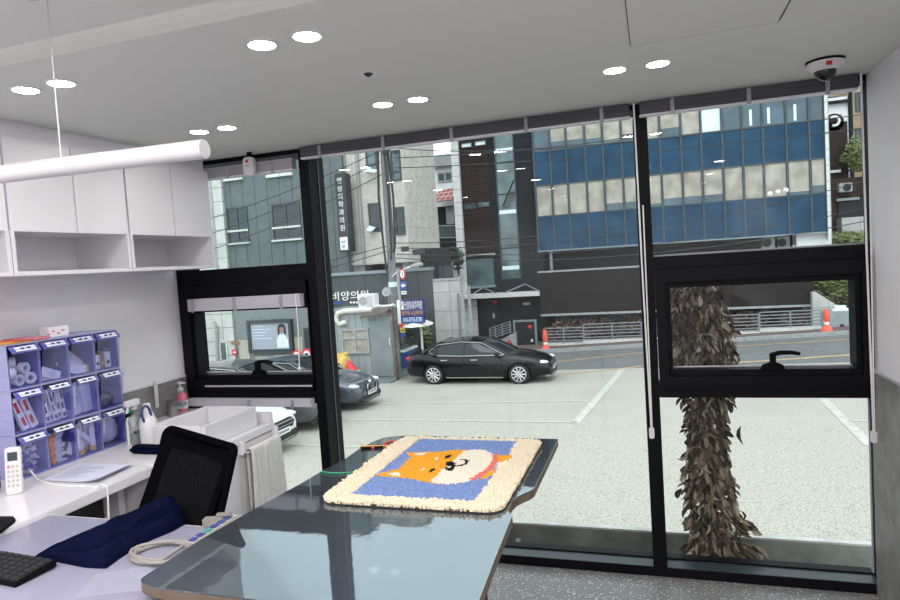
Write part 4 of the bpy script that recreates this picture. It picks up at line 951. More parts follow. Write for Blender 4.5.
# ---- columnar shrub of dry leaves
random.seed(5)
sh = aty(705,410,.32); SX, SY = sh.x+.01, .32
t = thing('dry_shrub', 'tall narrow shrub of withered brown leaves in the bed outside the right bay', 'shrub', (SX,SY,-.10))
obj('stem', MB().tube([(SX+.06*0+.01*math.sin(k*2),SY+.01*math.cos(k*3),-.09+k*.16) for k in range(11)],[.035-.002*k for k in range(11)],8), 'bark', t, smooth=1)
for k in range(9):
    z = .2+.13*k; a = k*2.4
    obj('twig', MB().tube([(SX,SY,z),(SX+.10*math.cos(a),SY+.06*math.sin(a),z+.02),(SX+.15*math.cos(a),SY+.08*math.sin(a),z-.04)],[.008,.006,.003],6), 'bark', t)
lv = MB()
def dryleaf(c, s, az, droop, curl, w=.42):
    d = Vector((math.cos(az)*math.sin(droop), math.sin(az)*math.sin(droop), -math.cos(droop)))
    sd = d.cross(Vector((math.sin(az*3),math.cos(az*5),.5))).normalized(); nn = d.cross(sd)
    pts_ = []
    for u, ww in ((0,.12),(.3,.8),(.6,1),(.85,.55),(1,.05)):
        ct_ = c+d*s*u+nn*curl*s*math.sin(u*2.6)
        pts_.append((ct_-sd*ww*w*s*.5+nn*s*.16*ww, ct_, ct_+sd*ww*w*s*.5+nn*s*.16*ww))
    vs = [p for r_ in pts_ for p in r_]; fs = []
    for k in range(4): fs += [(3*k,3*k+1,3*k+4,3*k+3),(3*k+1,3*k+2,3*k+5,3*k+4)]
    lv.add(vs, fs)
def halfw(z): return .118+.014*math.sin(z*7)+.028*sstep(.95,1.2,z)-.012*(.5 < z < .8)
def cxo(z): return -.012-.012*sstep(.9,1.3,z)+.034*sstep(.75,.05,z)-.01*math.sin(z*5)
for k in range(3000):
    z = random.uniform(.02,1.56); a = random.uniform(0,2*PI); r_ = halfw(z)*math.sqrt(random.uniform(.10,1))
    c = Vector((SX+cxo(z)+r_*math.cos(a), SY+min(.085,r_*.62)*math.sin(a), z))
    dryleaf(c, random.uniform(.032,.085), a+random.uniform(-1.3,1.3), abs(random.gauss(.40,.35)), random.uniform(-.6,.6), random.uniform(.22,.5))
for k in range(150):
    a = random.uniform(0,2*PI); r_ = random.uniform(.02,.16)
    dryleaf(Vector((SX+.05+r_*math.cos(a), SY+.06*math.sin(a), random.uniform(-.06,.10))), random.uniform(.06,.12), a, random.uniform(.6,1.3), .2, .3)
lp = aty(741,432,.30); dryleaf(Vector((lp.x,lp.y,lp.z+.03)), .10, .3, .15, .1, .75)
lp = aty(682,492,.30); dryleaf(Vector((lp.x,lp.y,lp.z+.02)), .07, 2.6, .5, .1, .5)
lp = aty(744,525,.28)
for k in range(14): dryleaf(Vector((lp.x-.07+.10*random.random(),lp.y,lp.z+.05-.06*random.random())), .08, random.uniform(-.4,.4), random.uniform(.7,1.3), .1, .5)
obj('foliage', lv, 'leafdry', t, recalc=False)

# ---- cars
def car(name, label, pos, ang, paint, L=4.95, W=1.86, H=1.48, suv=False, grille='wide', nose_light=1):
    """local: x forward, y left, origin on the ground at the middle"""
    B = Matrix.Translation(pos) @ Matrix.Rotation(ang,4,'Z')
    t = thing(name, label, 'car', pos, 'parked cars')
    hl, hw = L/2, W/2; k = H/1.48; hood = 1.0*k if not suv else 1.08
    ST = [(-hl,.30,.80*k,.66),(-hl+.05,.24,.98*k,.80),(-hl+.25,.22,1.05*k,.90),(-hl+.65,.2,1.06*k,.96),(-hl+1.3,.18,.99*k,1.0),(-.6,.17,.97*k,1.0),(.3,.17,.97*k,1.0),(1.05,.18,hood*.985,1.0),(1.5,.19,hood*.95,.985),(hl-.5,.2,hood*.86,.93),(hl-.2,.22,hood*.76,.83),(hl-.06,.24,hood*.66,.72),(hl,.30,hood*.56,.60)]
    def rg(zb, zt, w):
        h = [(0,zb),(w*.75,zb),(w*.95,zb+.07),(w,zb+.22),(w*1.0,zb+(zt-zb)*.55),(w*.985,zb+(zt-zb)*.80),(w*.93,zt-.035),(w*.80,zt),(w*.45,zt+.025),(0,zt+.035)]
        return h+[(-y,z) for y,z in reversed(h[1:-1])]
    b = MB(B); n = 18; vs = []
    for (x,zb,zt,f) in ST: vs += [(x,y,z) for y,z in rg(zb,zt,f*hw)]
    fs = [(i*n+q,i*n+(q+1)%n,(i+1)*n+(q+1)%n,(i+1)*n+q) for i in range(len(ST)-1) for q in range(n)]
    fs += [tuple(range(n)), tuple(range((len(ST)-1)*n,len(ST)*n))]
    b.add(vs, fs)
    body = obj('body', b, paint, t)
    md = body.modifiers.new('smooth','SUBSURF'); md.levels = md.render_levels = 2
    wxs = (hl-.98, -hl+1.03); wr = .335 if not suv else .36
    cut = MB(B)
    for x in wxs:
        for s_ in (-1,1): cut.cyl((x,s_*(hw-.32),wr),(x,s_*(hw+.3),wr),wr+.045,n=28)
    co = obj('wheel_cutter', cut, paint, t); bo = body.modifiers.new('arch','BOOLEAN'); bo.object = co; bo.solver = 'EXACT'
    dg = bpy.context.evaluated_depsgraph_get(); me = bpy.data.meshes.new_from_object(body.evaluated_get(dg))
    body.modifiers.clear(); old = body.data; body.data = me; me.polygons.foreach_set('use_smooth',[True]*len(me.polygons)); me.set_sharp_from_angle(angle=.6)
    if not me.materials: me.materials.append(M[paint])
    bpy.data.objects.remove(co)
    well = MB(B)
    for x in wxs:
        for s_ in (-1,1): well.cyl((x,s_*(hw-.31),wr),(x,s_*(hw-.30),wr),wr+.05,n=24)
    obj('wheel_well', well, 'rubber', t)
    # greenhouse
    zb = .96*k; zr = H if not suv else H
    xr0, xr1 = (-1.15,.28) if not suv else (-1.75,.25)
    G = [(-hl+.62 if not suv else -hl+.25,zb+.07,zb+.10,.80,.74),(xr0-.25,zb,zr*.90,.86,.66),(xr0,zb,zr*.955,.90,.64),(-.45,zb,zr*.995,.92,.66),(xr1-.35,zb,zr*.99,.92,.66),(xr1,zb,zr*.955,.92,.66),(1.12,zb+.0,zb+.03,.86,.80)]
    def gr(z0, z1, w0, w1):
        h = [(w0*hw,z0-.05),(w0*hw,z0),(w0*hw+(w1-w0)*hw*.55,z0+(z1-z0)*.55),(w1*hw,z1-.03),(w1*hw*.6,z1+.0),(0,z1+.015)]
        return h+[(-y,z) for y,z in reversed(h[:-1])]
    m_ = 11; vs = []
    for (x,z0,z1,a,c_) in G: vs += [(x,y,z) for y,z in gr(z0,z1,a,c_)]
    fs = [(i*m_+q,i*m_+q+1,(i+1)*m_+q+1,(i+1)*m_+q) for i in range(len(G)-1) for q in range(m_-1)]
    gh = MB(B).add(vs, fs); o = obj('windows', gh, 'carglass', t, smooth=50)
    rf = MB(B); vs = []
    for (x,z0,z1,a,c_) in G[1:6]:
        w1 = c_*hw; vs += [(x,y,z) for y,z in ((w1+.015,z1-.075),(w1+.012,z1-.02),(w1*.62,z1+.012),(0,z1+.028),(-w1*.62,z1+.012),(-w1-.012,z1-.02),(-w1-.015,z1-.075))]
    rf.add(vs, [(i*7+q,i*7+q+1,(i+1)*7+q+1,(i+1)*7+q) for i in range(4) for q in range(6)]); obj('roof', rf, paint, t, smooth=50)
    pil = MB(B)
    for s_ in (-1,1):
        pil.tube([(1.1,s_*.83*hw,zb+.01),(xr1,s_*.68*hw,zr*.95)],.03,6); pil.tube([(G[0][0]+.05,s_*.79*hw,zb+.1),(xr0-.25,s_*.68*hw,zr*.89),(xr0,s_*.66*hw,zr*.945)],[.06,.05,.04],6)
        pil.tube([(xr0-.22,s_*.70*hw,zr*.88),(xr0-.18,s_*.89*hw,zb)],[.05,.10],6); pil.tube([(-.32,s_*.675*hw,zr*.965),(-.36,s_*.93*hw,zb)],.022,6)
    obj('pillars', pil, paint, t, smooth=1)
    for s_ in (-1,1):
        obj('window_trim', MB(B).tube([(.98,s_*.915*hw,zb+.015),(-.4,s_*.945*hw,zb+.005),(xr0-.2,s_*.91*hw,zb+.03),(xr0-.42,s_*.80*hw,zb+.16),(xr0-.1,s_*.715*hw,zr*.90),(-.45,s_*.70*hw,zr*.955),(xr1-.05,s_*.715*hw,zr*.925),(.98,s_*.90*hw,zb+.03)],.013,6), 'chrome', t, smooth=1)
        obj('mirror', MB(B).ball((.80,s_*(hw+.08),zb+.08),.1,12,8,(.9,1.1,.7)).box(.76,s_*(hw-.06),zb+.02,.84,s_*(hw+.06),zb+.05), paint, t, smooth=50)
        for x in (.02,-1.0): obj('door_handle', MB(B).tube([(x+.11,s_*(hw+.005),zb-.12),(x,s_*(hw+.025),zb-.115),(x-.11,s_*(hw+.005),zb-.12)],.016,6), 'chrome', t, smooth=1)
        obj('headlight', MB(B).ball((hl-.30,s_*.70*hw,hood*.70),.2,16,10,(1.25,.62,.34)), 'lens', t, smooth=60)
        obj('fog_light', MB(B).ball((hl-.16,s_*.62*hw,.40),.08,12,8,(1,1.2,.7)), 'lens', t, smooth=60)
        obj('tail_light', MB(B).ball((-hl+.14,s_*.70*hw,.88*k),.16,14,8,(.9,.75,.55)), 'tail', t, smooth=60)
        obj('sill_strip', MB(B).box(-.95,s_*(hw-.01),.235,.95,s_*(hw+.012),.262), 'chrome' if paint == 'carblk' else paint, t)
        seams = MB(B)
        for x in (.95,-.36,-1.2): seams.tube([(x,s_*(hw+.0),zb-.04),(x,s_*(hw+.002),.6),(x-.02,s_*(hw-.0),.3)],.006,4)
        obj('door_seam', seams, 'rubber', t)
    for x in wxs:
        for s_ in (-1,1):
            w = obj('wheel', MB(B).cyl((x,s_*(hw-.21),wr),(x,s_*(hw-.015),wr),wr,n=32), 'tyre', t, bevel=.02, smooth=1)
            r_ = MB(B); y0 = s_*(hw-.013)
            for q in range(10):
                a = 2*PI*q/10; r_.tube([(x+.06*math.cos(a),y0,wr+.06*math.sin(a)),(x+.225*math.cos(a),y0,wr+.225*math.sin(a))],[.026,.022],6)
            r_.tube([(x+.232*math.cos(a),y0,wr+.232*math.sin(a)) for a in [2*PI*i/28 for i in range(28)]],.014,6,True); r_.cyl((x,y0-.012*s_,wr),(x,y0+.012*s_,wr),.062,n=14)
            obj('rim', r_, 'rim', w, smooth=1)
    g_ = MB(B)
    if grille == 'kidney':
        for s_ in (-1,1): g_.prism([(s_*.05,hood*.50),(s_*.26,hood*.50),(s_*.30,hood*.60),(s_*.26,hood*.69),(s_*.07,hood*.69)],hl-.12,hl+.02,'x')
    else:
        g_.prism([(-.42,hood*.48),(.42,hood*.48),(.48,hood*.60),(.40,hood*.68),(-.40,hood*.68),(-.48,hood*.60)],hl-.2,hl+.005,'x')
    gg = obj('grille', g_, 'rubber', t, bevel=.01)
    if grille == 'kidney':
        for s_ in (-1,1): obj('grille_rim', MB(B).tube([(hl+.02,s_*y,z) for y,z in ((.05,hood*.50),(.26,hood*.50),(.30,hood*.60),(.26,hood*.69),(.07,hood*.69))],.012,6,True), 'chrome', gg, smooth=1)
        obj('roundel', MB(B).cyl((hl-.06,0,hood*.735),(hl-.02,0,hood*.742),.042,n=18), 'signtxt', t, smooth=1)
    else: obj('grille_bar', MB(B).box(hl-.02,-.42,hood*.63,hl+.012,.42,hood*.655).box(hl-.02,-.42,hood*.55,hl+.010,.42,hood*.565), 'chrome', gg)
    obj('lower_intake', MB(B).prism([(-.62,.27),(.62,.27),(.55,.40),(-.55,.40)],hl-.15,hl+.012,'x'), 'rubber', t, bevel=.01)
    p_ = obj('number_plate', MB(B).box(hl+.012,-.26,hood*.40,hl+.028,.26,hood*.40+.11), 'plate', t)
    mk = MB(B)
    for q in range(7): mk.box(hl+.028,-.21+.062*q,hood*.40+.03,hl+.031,-.21+.062*q+.036,hood*.40+.085)
    obj('plate_mark', mk, 'ink', p_)
    obj('front_lip', MB(B).tube([(hl-.12,-.72,.24),(hl+.01,-.45,.24),(hl+.02,.45,.24),(hl-.12,.72,.24)],.02,6), 'chrome' if paint in ('carblk','carwht') else 'rubber', t, smooth=1)
    return t
bl = atg(433,384); br = atg(520,383)
yc = bl.y+.93-.1; xc = (aty(407,365,yc-.9).x+aty(554,365,yc-.75).x)/2
car('sedan','black sedan parked side-on before the grey booth',(xc-.12,yc,gz(xc,yc)),0,'carblk',4.86,1.86,1.44)
for nm,l,yy,pt,sv,gr_,HH,nx_ in (('sedan','slate blue sedan nose with twin grille just right of the window post',12.72,'carblue',False,'kidney',1.44,-7.62),
      ('suv','dark grey car nose seen low behind the left window post',10.38,'cargrey',True,'wide',1.62,-7.68),
      ('sedan','white car nose showing beyond the sink counter',7.95,'carwht',False,'wide',1.46,-7.45)):
    car(nm,l,(nx_-2.35,yy,gz(nx_-2.35,yy)),0,pt,4.7,1.84,HH,sv,gr_)

# ---- buildings across the street
def RW(l, t, r, b, Y):
    my, mx = (t+b)/2, (l+r)/2
    return aty(l,my,Y).x, aty(mx,b,Y).z, aty(r,my,Y).x, aty(mx,t,Y).z
def fbox(mb, rc, Y, d, back=None):      # box on the facade rectangle, front at Y, depth d
    return mb.box(rc[0], Y, rc[1], rc[2], Y+d, rc[3])
def window(par, rc, Y, pane='dglass', frame='mull', fw=.06, vert=1, horiz=None, out=.05):
    x0,z0,x1,z1 = rc
    f = ring(MB(), x0, z0, x1, z1, fw, Y-out, Y+.05)
    for k in range(vert): xm = x0+(x1-x0)*(k+1)/(vert+1); f.box(xm-fw/2,Y-out,z0+fw,xm+fw/2,Y+.05,z1-fw)
    if horiz: zm = z0+(z1-z0)*horiz; f.box(x0+fw,Y-out-.004,zm-fw/2,x1-fw,Y+.05,zm+fw/2)
    w = obj('window', f, frame, par)
    obj('pane', MB().box(x0+fw*.5,Y-out*.3,z0+fw*.5,x1-fw*.5,Y+.04,z1-fw*.5), pane, w); return w

# blue banded office block
Y = 26.0
zs = [aty(533,186,Y).z, aty(533,153,Y).z, aty(537.5,217.5,Y).z, aty(537,251,Y).z]     # band edges
zt0, zt1, zm0, zlow = zs[0], zs[1], zs[2], zs[3]
bx0, bx1 = aty(535,200,Y).x, aty(826,180,Y).x
t = thing('office_building', 'office block with blue glass bands and beige blinds across the street', 'building', ((bx0+bx1)/2,Y+4,-2.2))
obj('wall', MB().box(bx0,Y+.12,zlow,bx1,Y+9,11.5), 'dkwall', t)
obj('spandrel_band', MB().box(bx0,Y,zt0,bx1,Y+.12,zt1), 'bband', t, label='upper blue glass band')
obj('spandrel_band', MB().box(bx0,Y,zlow,bx1,Y+.12,zm0), 'bband', t, label='lower blue glass band')
obj('spandrel_band', MB().box(bx0,Y,8.15,bx1,Y+.12,9.8), 'bband', t, label='topmost blue glass band')
seam = [534.5,551,567.3,586,603.7,622.5,641,661,682,702,723,743,763.5,787,810,825.5]
sx_ = [aty(px, 172-(px-534)*.05, Y).x for px in seam]
random.seed(2)
for i in range(15):
    a, b = sx_[i], sx_[i+1]
    for (z0,z1,row) in ((zm0,zt0,0),(zt1,8.15,1)):
        pane = 'blindb'
        if row == 1 and i >= 10: pane = 'bglass'
        if row == 1 and i == 9: pane = 'brightglass'
        if row == 1 and i == 0: pane = 'bglass'
        w = obj('window', ring(MB(),a,z0,b,z1,.05,Y-.02,Y+.10), 'mull', t)
        gap = random.choice((0,0,.0,.12,.3)) if row == 0 else random.choice((.1,.3,.35,.0))
        if pane == 'blindb':
            obj('blind', MB().box(a+.04,Y+.03,z0+.05+gap,b-.04,Y+.05,z1-.04), 'blindb', w)
            if gap: obj('pane', MB().box(a+.04,Y+.04,z0+.04,b-.04,Y+.06,z0+.05+gap), 'bglass', w)
        else:
            obj('pane', MB().box(a+.04,Y+.03,z0+.04,b-.04,Y+.06,z1-.04), pane, w)
            if pane == 'bglass' and i in (11,12,13): obj('pane_bar', MB().box(a+.2+.1*(i%2),Y+.02,z0+.1,a+.3+.1*(i%2),Y+.03,z0+.75), 'brightglass', w)
for x in sx_: obj('mullion', MB().box(x-.035,Y-.05,zlow,x+.035,Y+.02,9.8), 'mull', t)
obj('sill_line', MB().box(bx0,Y-.06,zlow-.06,bx1,Y+.12,zlow), 'steel', t)
pw = aty(829.5,170,Y).x
obj('pilaster', MB().box(bx1,Y-.1,zlow-.3,pw,Y+.6,11.5), 'pilas', t)
obj('side_wall', MB().box(pw-.05,Y+.6,zlow-.5,pw,Y+9,11.5), 'wtile', t)
# recess under the bands, timber balcony, ground floor
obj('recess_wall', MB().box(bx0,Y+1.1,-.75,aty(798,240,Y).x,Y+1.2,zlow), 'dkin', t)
e0 = aty(798,240,Y).x; obj('recess_wall', MB().box(e0,Y+.3,.7,bx1+.2,Y+.4,zlow), 'whitebld', t, label='white wall end of the recess')
YBX = 25.4
rb_ = aty(539,273,YBX); rbb = aty(539,315,YBX); rr = aty(813,283,YBX)
obj('balcony', MB().box(rb_.x,YBX,rbb.z,rr.x,Y+1.1,rb_.z), 'slatd', t)
obj('balcony_coping', MB().box(rb_.x-.05,YBX-.06,rb_.z,rr.x+.05,YBX+.3,rb_.z+.07), 'polec', t)
obj('balcony_edge', MB().box(rb_.x-.02,YBX-.05,rbb.z-.06,rr.x+.02,YBX+.3,rbb.z+.03), 'polec', t)
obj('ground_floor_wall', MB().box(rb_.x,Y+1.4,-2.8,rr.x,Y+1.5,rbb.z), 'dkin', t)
obj('shop_glazing', MB().box(aty(552,330,Y).x,Y+1.3,-2.6,aty(640,330,Y).x,Y+1.38,rbb.z-.1), 'gglass', t)
obj('post', MB().box(aty(551,262,Y).x-.05,Y+.05,rb_.z+.07,aty(551,262,Y).x+.05,Y+.2,zlow), 'steel', t)
rcA = RW(738,235,752,250,Y+.6); 
for k,(l,r_,lab) in enumerate(((762,775,'left'),(778,790,'right'))):
    rc = RW(l,236,r_,249,Y+.5)
    a_ = thing('air_conditioner', 'outdoor air conditioner in the recess under the blue bands, %s of the two' % lab, 'air conditioner', (rc[0],Y+.6,rc[1]), 'recess air conditioners')
    obj('case', MB().box(rc[0],Y+.5,rc[1],rc[2],Y+.8,rc[3]), 'polec', a_, bevel=.02)
    obj('fan_grille', MB().cyl(((rc[0]+rc[2])/2-.08,Y+.48,(rc[1]+rc[3])/2),((rc[0]+rc[2])/2-.08,Y+.5,(rc[1]+rc[3])/2),min(rc[2]-rc[0],rc[3]-rc[1])*.38,n=20), 'dkin', a_)

# entrance block with timber, stair glazing and canopy
Y2 = 26.2
t = thing('entrance_building', 'charcoal entrance block with brown timber strip, stair window and canopy', 'building', (-7,Y2+3,-2.3))
q = lambda l,t_,r,b: RW(l,t_,r,b,Y2)
xl, xr = aty(461,220,Y2).x, aty(535,220,Y2).x
obj('wall', MB().box(xl,Y2,-2.6,xr+.3,Y2+8,11.0), 'dkwall', t)
a = q(463.5,140,491,262); obj('timber_panel', MB().box(a[0],Y2-.06,aty(480,254,Y2).z,a[2],Y2,9.5), 'slatb', t)
obj('timber_sill', MB().box(a[0]-.05,Y2-.1,aty(480,254,Y2).z-.08,a[2]+.05,Y2,aty(480,254,Y2).z), 'polec', t)
obj('lower_glazing', fbox(MB(),q(468,259,494,288),Y2-.02,.04), 'gglass', t)
for (l,r_,yy) in ((461.5,472.5,145.5),(475,486.5,143.5),(465,476.5,206.5),(478.5,490,204.5)):
    window(t, q(l,yy-2.6,r_,yy+2.6), Y2-.06, 'brightglass' if yy < 150 else 'bglass', 'mull', .04, 0)
g = q(498,137,517.5,279); zt_ = 9.6
s_ = obj('stair_window', ring(MB(),g[0],g[1],g[2],zt_,.06,Y2-.07,Y2+.02), 'mull', t)
obj('pane', MB().box(g[0],Y2-.03,g[1],g[2],Y2-.01,zt_), 'gglass', s_)
for yy in (150,212,268): z = aty(507,yy,Y2).z; obj('landing', MB().box(g[0]+.05,Y2-.06,z-.09,g[2]-.05,Y2-.03,z+.09), 'brightglass', s_)
for yy in (162,194,248): z = aty(507,yy,Y2).z; obj('bar', MB().box(g[0],Y2-.065,z-.02,g[2],Y2-.03,z+.02), 'dkin', s_)
sl = MB()
for k in range(8): p = aty(503+1.0*k,208-2.2*k,Y2); sl.box(p.x,Y2-.06,p.z,p.x+.35,Y2-.035,p.z+.03)
pA, pB = aty(503,206,Y2), aty(514,180,Y2); sl.tube([(pA.x,Y2-.05,pA.z),(pB.x,Y2-.05,pB.z)],.035,6); obj('stair', sl, 'dkin', s_)
pl0, pl1 = aty(458.5,220,Y2), aty(463.5,220,Y2)
obj('pilaster', MB().box(pl0.x-.1,Y2-.25,-2.6,pl1.x,Y2+.5,10.2), 'pilas', t)
obj('pilaster', MB().box(aty(468.5,320,Y2).x,Y2-.12,-2.6,aty(478,320,Y2).x,Y2,aty(470,300,Y2).z), 'pilas', t)
c0_ = aty(458,298,Y2-1); c1_ = aty(539,292.5,Y2-1)
obj('canopy', MB().box(c0_.x,Y2-1.0,c0_.z-.07,c1_.x,Y2,c0_.z+.11), 'conctop', t)
for (ax0,ay0,ax1,ay1) in ((470,296,483,287.5),(497,294,483,287.5),(502,294,525,284),(539,291,525,284)):
    p0_, p1_ = aty(ax0,ay0,Y2-.8), aty(ax1,ay1,Y2-.1); obj('tie_rod', MB().tube([tuple(p0_),tuple(p1_)],.03,6), 'steel', t)
p0_, p1_ = aty(469,288,Y2-.1), aty(496,286,Y2-.1); obj('canopy_rail', MB().tube([tuple(p0_),tuple(p1_)],.05,6), 'steel', t)
rc = q(487,305,498,330); obj('door', fbox(MB(),rc,Y2-.05,.04), 'dkin', t, label='dark entrance door')
for (l,t_,r,b,m_) in ((493,301,496.5,303.5,'redsign'),(523,302.5,530,305,'beigest'),(493,313,494.5,318,'plastw')): obj('wall_plate', fbox(MB(),RW(l,t_,r,b,Y2-.06),Y2-.08,.03), m_, t)
# side stair and gate in front
YG = 25.0
t = thing('entrance_gate', 'dark gate box with a small red notice beside the entrance stair', 'gate', (aty(525,340,YG).x,YG,-2.3))
rc = RW(514,320,537,352,YG)
obj('frame', ring(MB(),rc[0],rc[1]-.3,rc[2],rc[3],.08,YG-.05,YG+.1), 'steel', t); obj('panel', MB().box(rc[0]+.05,YG,rc[1]-.3,rc[2]-.05,YG+.06,rc[3]-.05), 'dkwall', t)
obj('notice', fbox(MB(),RW(528,325,531.5,328,YG-.02),YG-.03,.02), 'redsign', t); obj('lock', fbox(MB(),RW(531,339,533,342,YG-.02),YG-.03,.02), 'plastw', t)
pts = [aty(x,y,24.6) for x,y in ((497,342),(515,332.5),(516,351),(497,351))]
t = thing('stair_cheek', 'pale sloping stair side wall with a red mark behind the black car', 'stair wall', tuple(pts[3]))
obj('cheek', MB().prism([(p.x,p.z) for p in pts],24.6,25.4,'y'), 'polec', t)
rp = [aty(x,y,24.58) for x,y in ((505,344),(507,342.5),(508,343.5),(509.5,340),(511,341.5),(509,344))]
obj('red_mark', MB().tube([tuple(p) for p in rp],.045,6), 'redsign', t, label='red painted mark')
t = thing('stair_railing', 'slanting metal stair railing above the black car roof', 'railing', tuple(aty(490,341,24.7)))
for (l,y0_,y1_) in ((489.5,328.5,341),(495,326,339),(502,323.5,336),(510,321,333.5)):
    p0_, p1_ = aty(l,y0_,24.7), aty(l+.6,y1_,24.7); obj('post', MB().tube([tuple(p0_),tuple(p1_)],.03,6), 'steel', t)
for k in range(5):
    p0_, p1_ = aty(489.5,328.8+2.6*k,24.7), aty(510,321.4+2.6*k,24.7); obj('rail', MB().tube([tuple(p0_),tuple(p1_)],.022,6), 'steel', t)

# railing and kerb in front of the ground floor
def fence(label, segs, YF, kerb):
    p = [aty(*s_,YF) for s_ in segs]
    t = thing('railing', label, 'railing', tuple(p[0]), 'street railings')
    (tl, tr, br_, bl_) = p
    n = max(2, int((tr.x-tl.x)/1.05))
    for k in range(n+1):
        a, b = tl.lerp(tr,k/n), bl_.lerp(br_,k/n); a.x = b.x; obj('post', MB().tube([tuple(b),tuple(a)],.032,6), 'steel', t)
    for k in range(5): a, b = tl.lerp(bl_,k/5), tr.lerp(br_,k/5); obj('rail', MB().tube([tuple(a),tuple(b)],.024,6), 'steel', t)
    k0, k1 = bl_, br_; zb_ = -2.75
    obj('kerb', MB().add([(k0.x,YF-.1,zb_),(k1.x,YF-.1,zb_),(k1.x,YF+.4,zb_),(k0.x,YF+.4,zb_),(k0.x,YF-.1,k0.z-.12),(k1.x,YF-.1,k1.z-.12),(k1.x,YF+.4,k1.z-.12),(k0.x,YF+.4,k0.z-.12)],[(3,2,1,0),(4,5,6,7),(0,1,5,4),(1,2,6,5),(2,3,7,6),(3,0,4,7)]), 'pave', t)
    obj('coping', MB().slabq([(k0.x-.03,YF-.14,k0.z-.12),(k1.x+.03,YF-.14,k1.z-.12),(k1.x+.03,YF+.44,k1.z-.12),(k0.x-.03,YF+.44,k0.z-.12)],(0,0,.12)), 'conctop', t)
fence('low metal railing on a pale kerb behind the red drum, left section', ((545,328.5),(583,327.5),(584,343),(545,344)), 24.5, 1)
fence('metal railing on a pale kerb before the planting, middle section', ((584,324.5),(671,321),(672,337.5),(584,341)), 24.5, 1)
fence('metal railing right of the dry shrub, longer lower section', ((672,317.8),(758,314.5),(759,331.5),(672,335.3)), 24.5, 1)
fence('metal railing seen through the right sash, rightmost section', ((760,312.5),(820,310),(822,326.5),(760,329)), 24.5, 1)

def leaves(mb, c, r, n, s, flat=0):
    c = Vector(c)
    for k in range(n):
        d = Vector((random.gauss(0,1),random.gauss(0,1),random.gauss(0,1))).normalized(); rr = random.uniform(.55,1)**.5
        p = c+Vector((d.x*r[0]*rr,d.y*r[1]*rr,d.z*r[2]*rr))
        u = Vector((random.gauss(0,1),random.gauss(0,1),random.gauss(0,.6))).normalized(); v = u.orthogonal().normalized(); w = u.cross(v)
        z_ = s*random.uniform(.6,1.3)
        mb.add([p-u*z_, p+v*z_*.45+w*z_*.15, p+u*z_, p-v*z_*.45+w*z_*.15], [(0,1,2,3)])
    return mb
def shrub(name, label, c, r, n, s, m_, cat='shrub', group=None):
    t = thing(name, label, cat, (c[0],c[1],c[2]-r[2]), group)
    lb = MB()
    for k in range(5):
        o_ = Vector((random.uniform(-.5,.5)*r[0],random.uniform(-.4,.4)*r[1],random.uniform(-.4,.4)*r[2])); leaves(lb, Vector(c)+o_, (r[0]*.62,r[1]*.62,r[2]*.62), n//5, s)
    obj('foliage', lb, m_, t, recalc=False)
    st_ = MB()
    for k in range(4): st_.tube([(c[0],c[1],c[2]-r[2]-.1),(c[0]+random.uniform(-.5,.5)*r[0],c[1]+random.uniform(-.3,.3)*r[1],c[2]+.2*r[2])],[.035,.012],5)
    obj('stem', st_, 'bark', t); return t
random.seed(9)
for l,(px,py),w,h_,m_ in (('russet shrub behind the railing under the timber balcony, nearest the gate',(572,328),1.3,.55,'leafred'),('russet shrub behind the railing in the middle of the planting',(605,327),1.2,.55,'leafred'),
      ('thin russet shrub behind the railing beside the right window post',(638,327),1.2,.6,'leafred'),('dull shrub behind the railing right of the dry leaf shrub',(752,318),1.3,.5,'leafred'),('dull shrub behind the railing near the red drum at the right',(798,318),1.0,.45,'leafred')):
    p = aty(px,py,25.7); shrub('shrub', l, (p.x,25.75,p.z), (w if px < 780 else .7,.38,h_), 420, .11, m_, group='planting under the balcony')
def drum(label, px, pt, pm, pb, Y):
    b = aty(px,pb,Y); m_ = aty(px,pm,Y); tp_ = aty(px,pt,Y); h1 = m_.z-b.z; h2 = tp_.z-b.z
    t = thing('traffic_post', label, 'traffic cone', tuple(b), 'orange red road posts')
    obj('base', MB().lathe([(.30,0),(.31,.04),(.31,h1*.22),(.27,h1*.27),(.12,h1*.95),(.08,h1)], b, 24), 'conered', t, smooth=1)
    obj('post', MB().lathe([(.075,h1),(.08,h1+.1),(.115,h1+(h2-h1)*.4),(.10,h2-.1),(.06,h2)], b, 18), 'conered', t, smooth=1)
    obj('band', MB().lathe([(.086,h1+.02),(.092,h1+.12)], b, 18), 'signtxt', t, label='white reflective band')
drum('orange red road post with wide foot ahead of the black car', 546, 330, 345, 354.5, 23.6)
drum('orange red road post with wide foot seen through the right sash', 827, 309, 325, 336.5, 23.8)

# ---- behind and left: beige block, slate wall, grey clad clinic
YW = 21.2
t = thing('apartment_block', 'beige panelled block behind the utility pole, on pillars over a dark void', 'building', (-13,YW+3,-2.4))
x0, x1 = aty(346,210,YW).x, aty(406,210,YW).x; YE = atx(437.5,210,x1).y; zb_ = aty(400,262,YW).z
obj('wall', MB().box(x0,YW,zb_,x1,YE,10.9), 'beige', t)
obj('parapet_edge', MB().box(x0-.05,YW-.08,10.9,x1+.05,YE+.05,11.05), 'polec', t)
obj('beam', MB().box(x0,YW-.05,zb_-.02,x1+.03,YE,zb_+.3), 'beige', t)
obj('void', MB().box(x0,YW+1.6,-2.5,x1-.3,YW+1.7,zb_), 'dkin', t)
for (l,r_) in ((352,364),(402,407)):
    a, b = aty(l,270,YW), aty(r_,270,YW); obj('pillar', MB().box(a.x,YW+.1,-2.5,b.x,YW+.8,zb_), 'polec', t)
obj('drainpipe', MB().tube([(aty(360.5,200,YW).x,YW-.1,zb_),(aty(360.5,200,YW).x,YW-.1,9.6)],.07,8), 'polec', t)
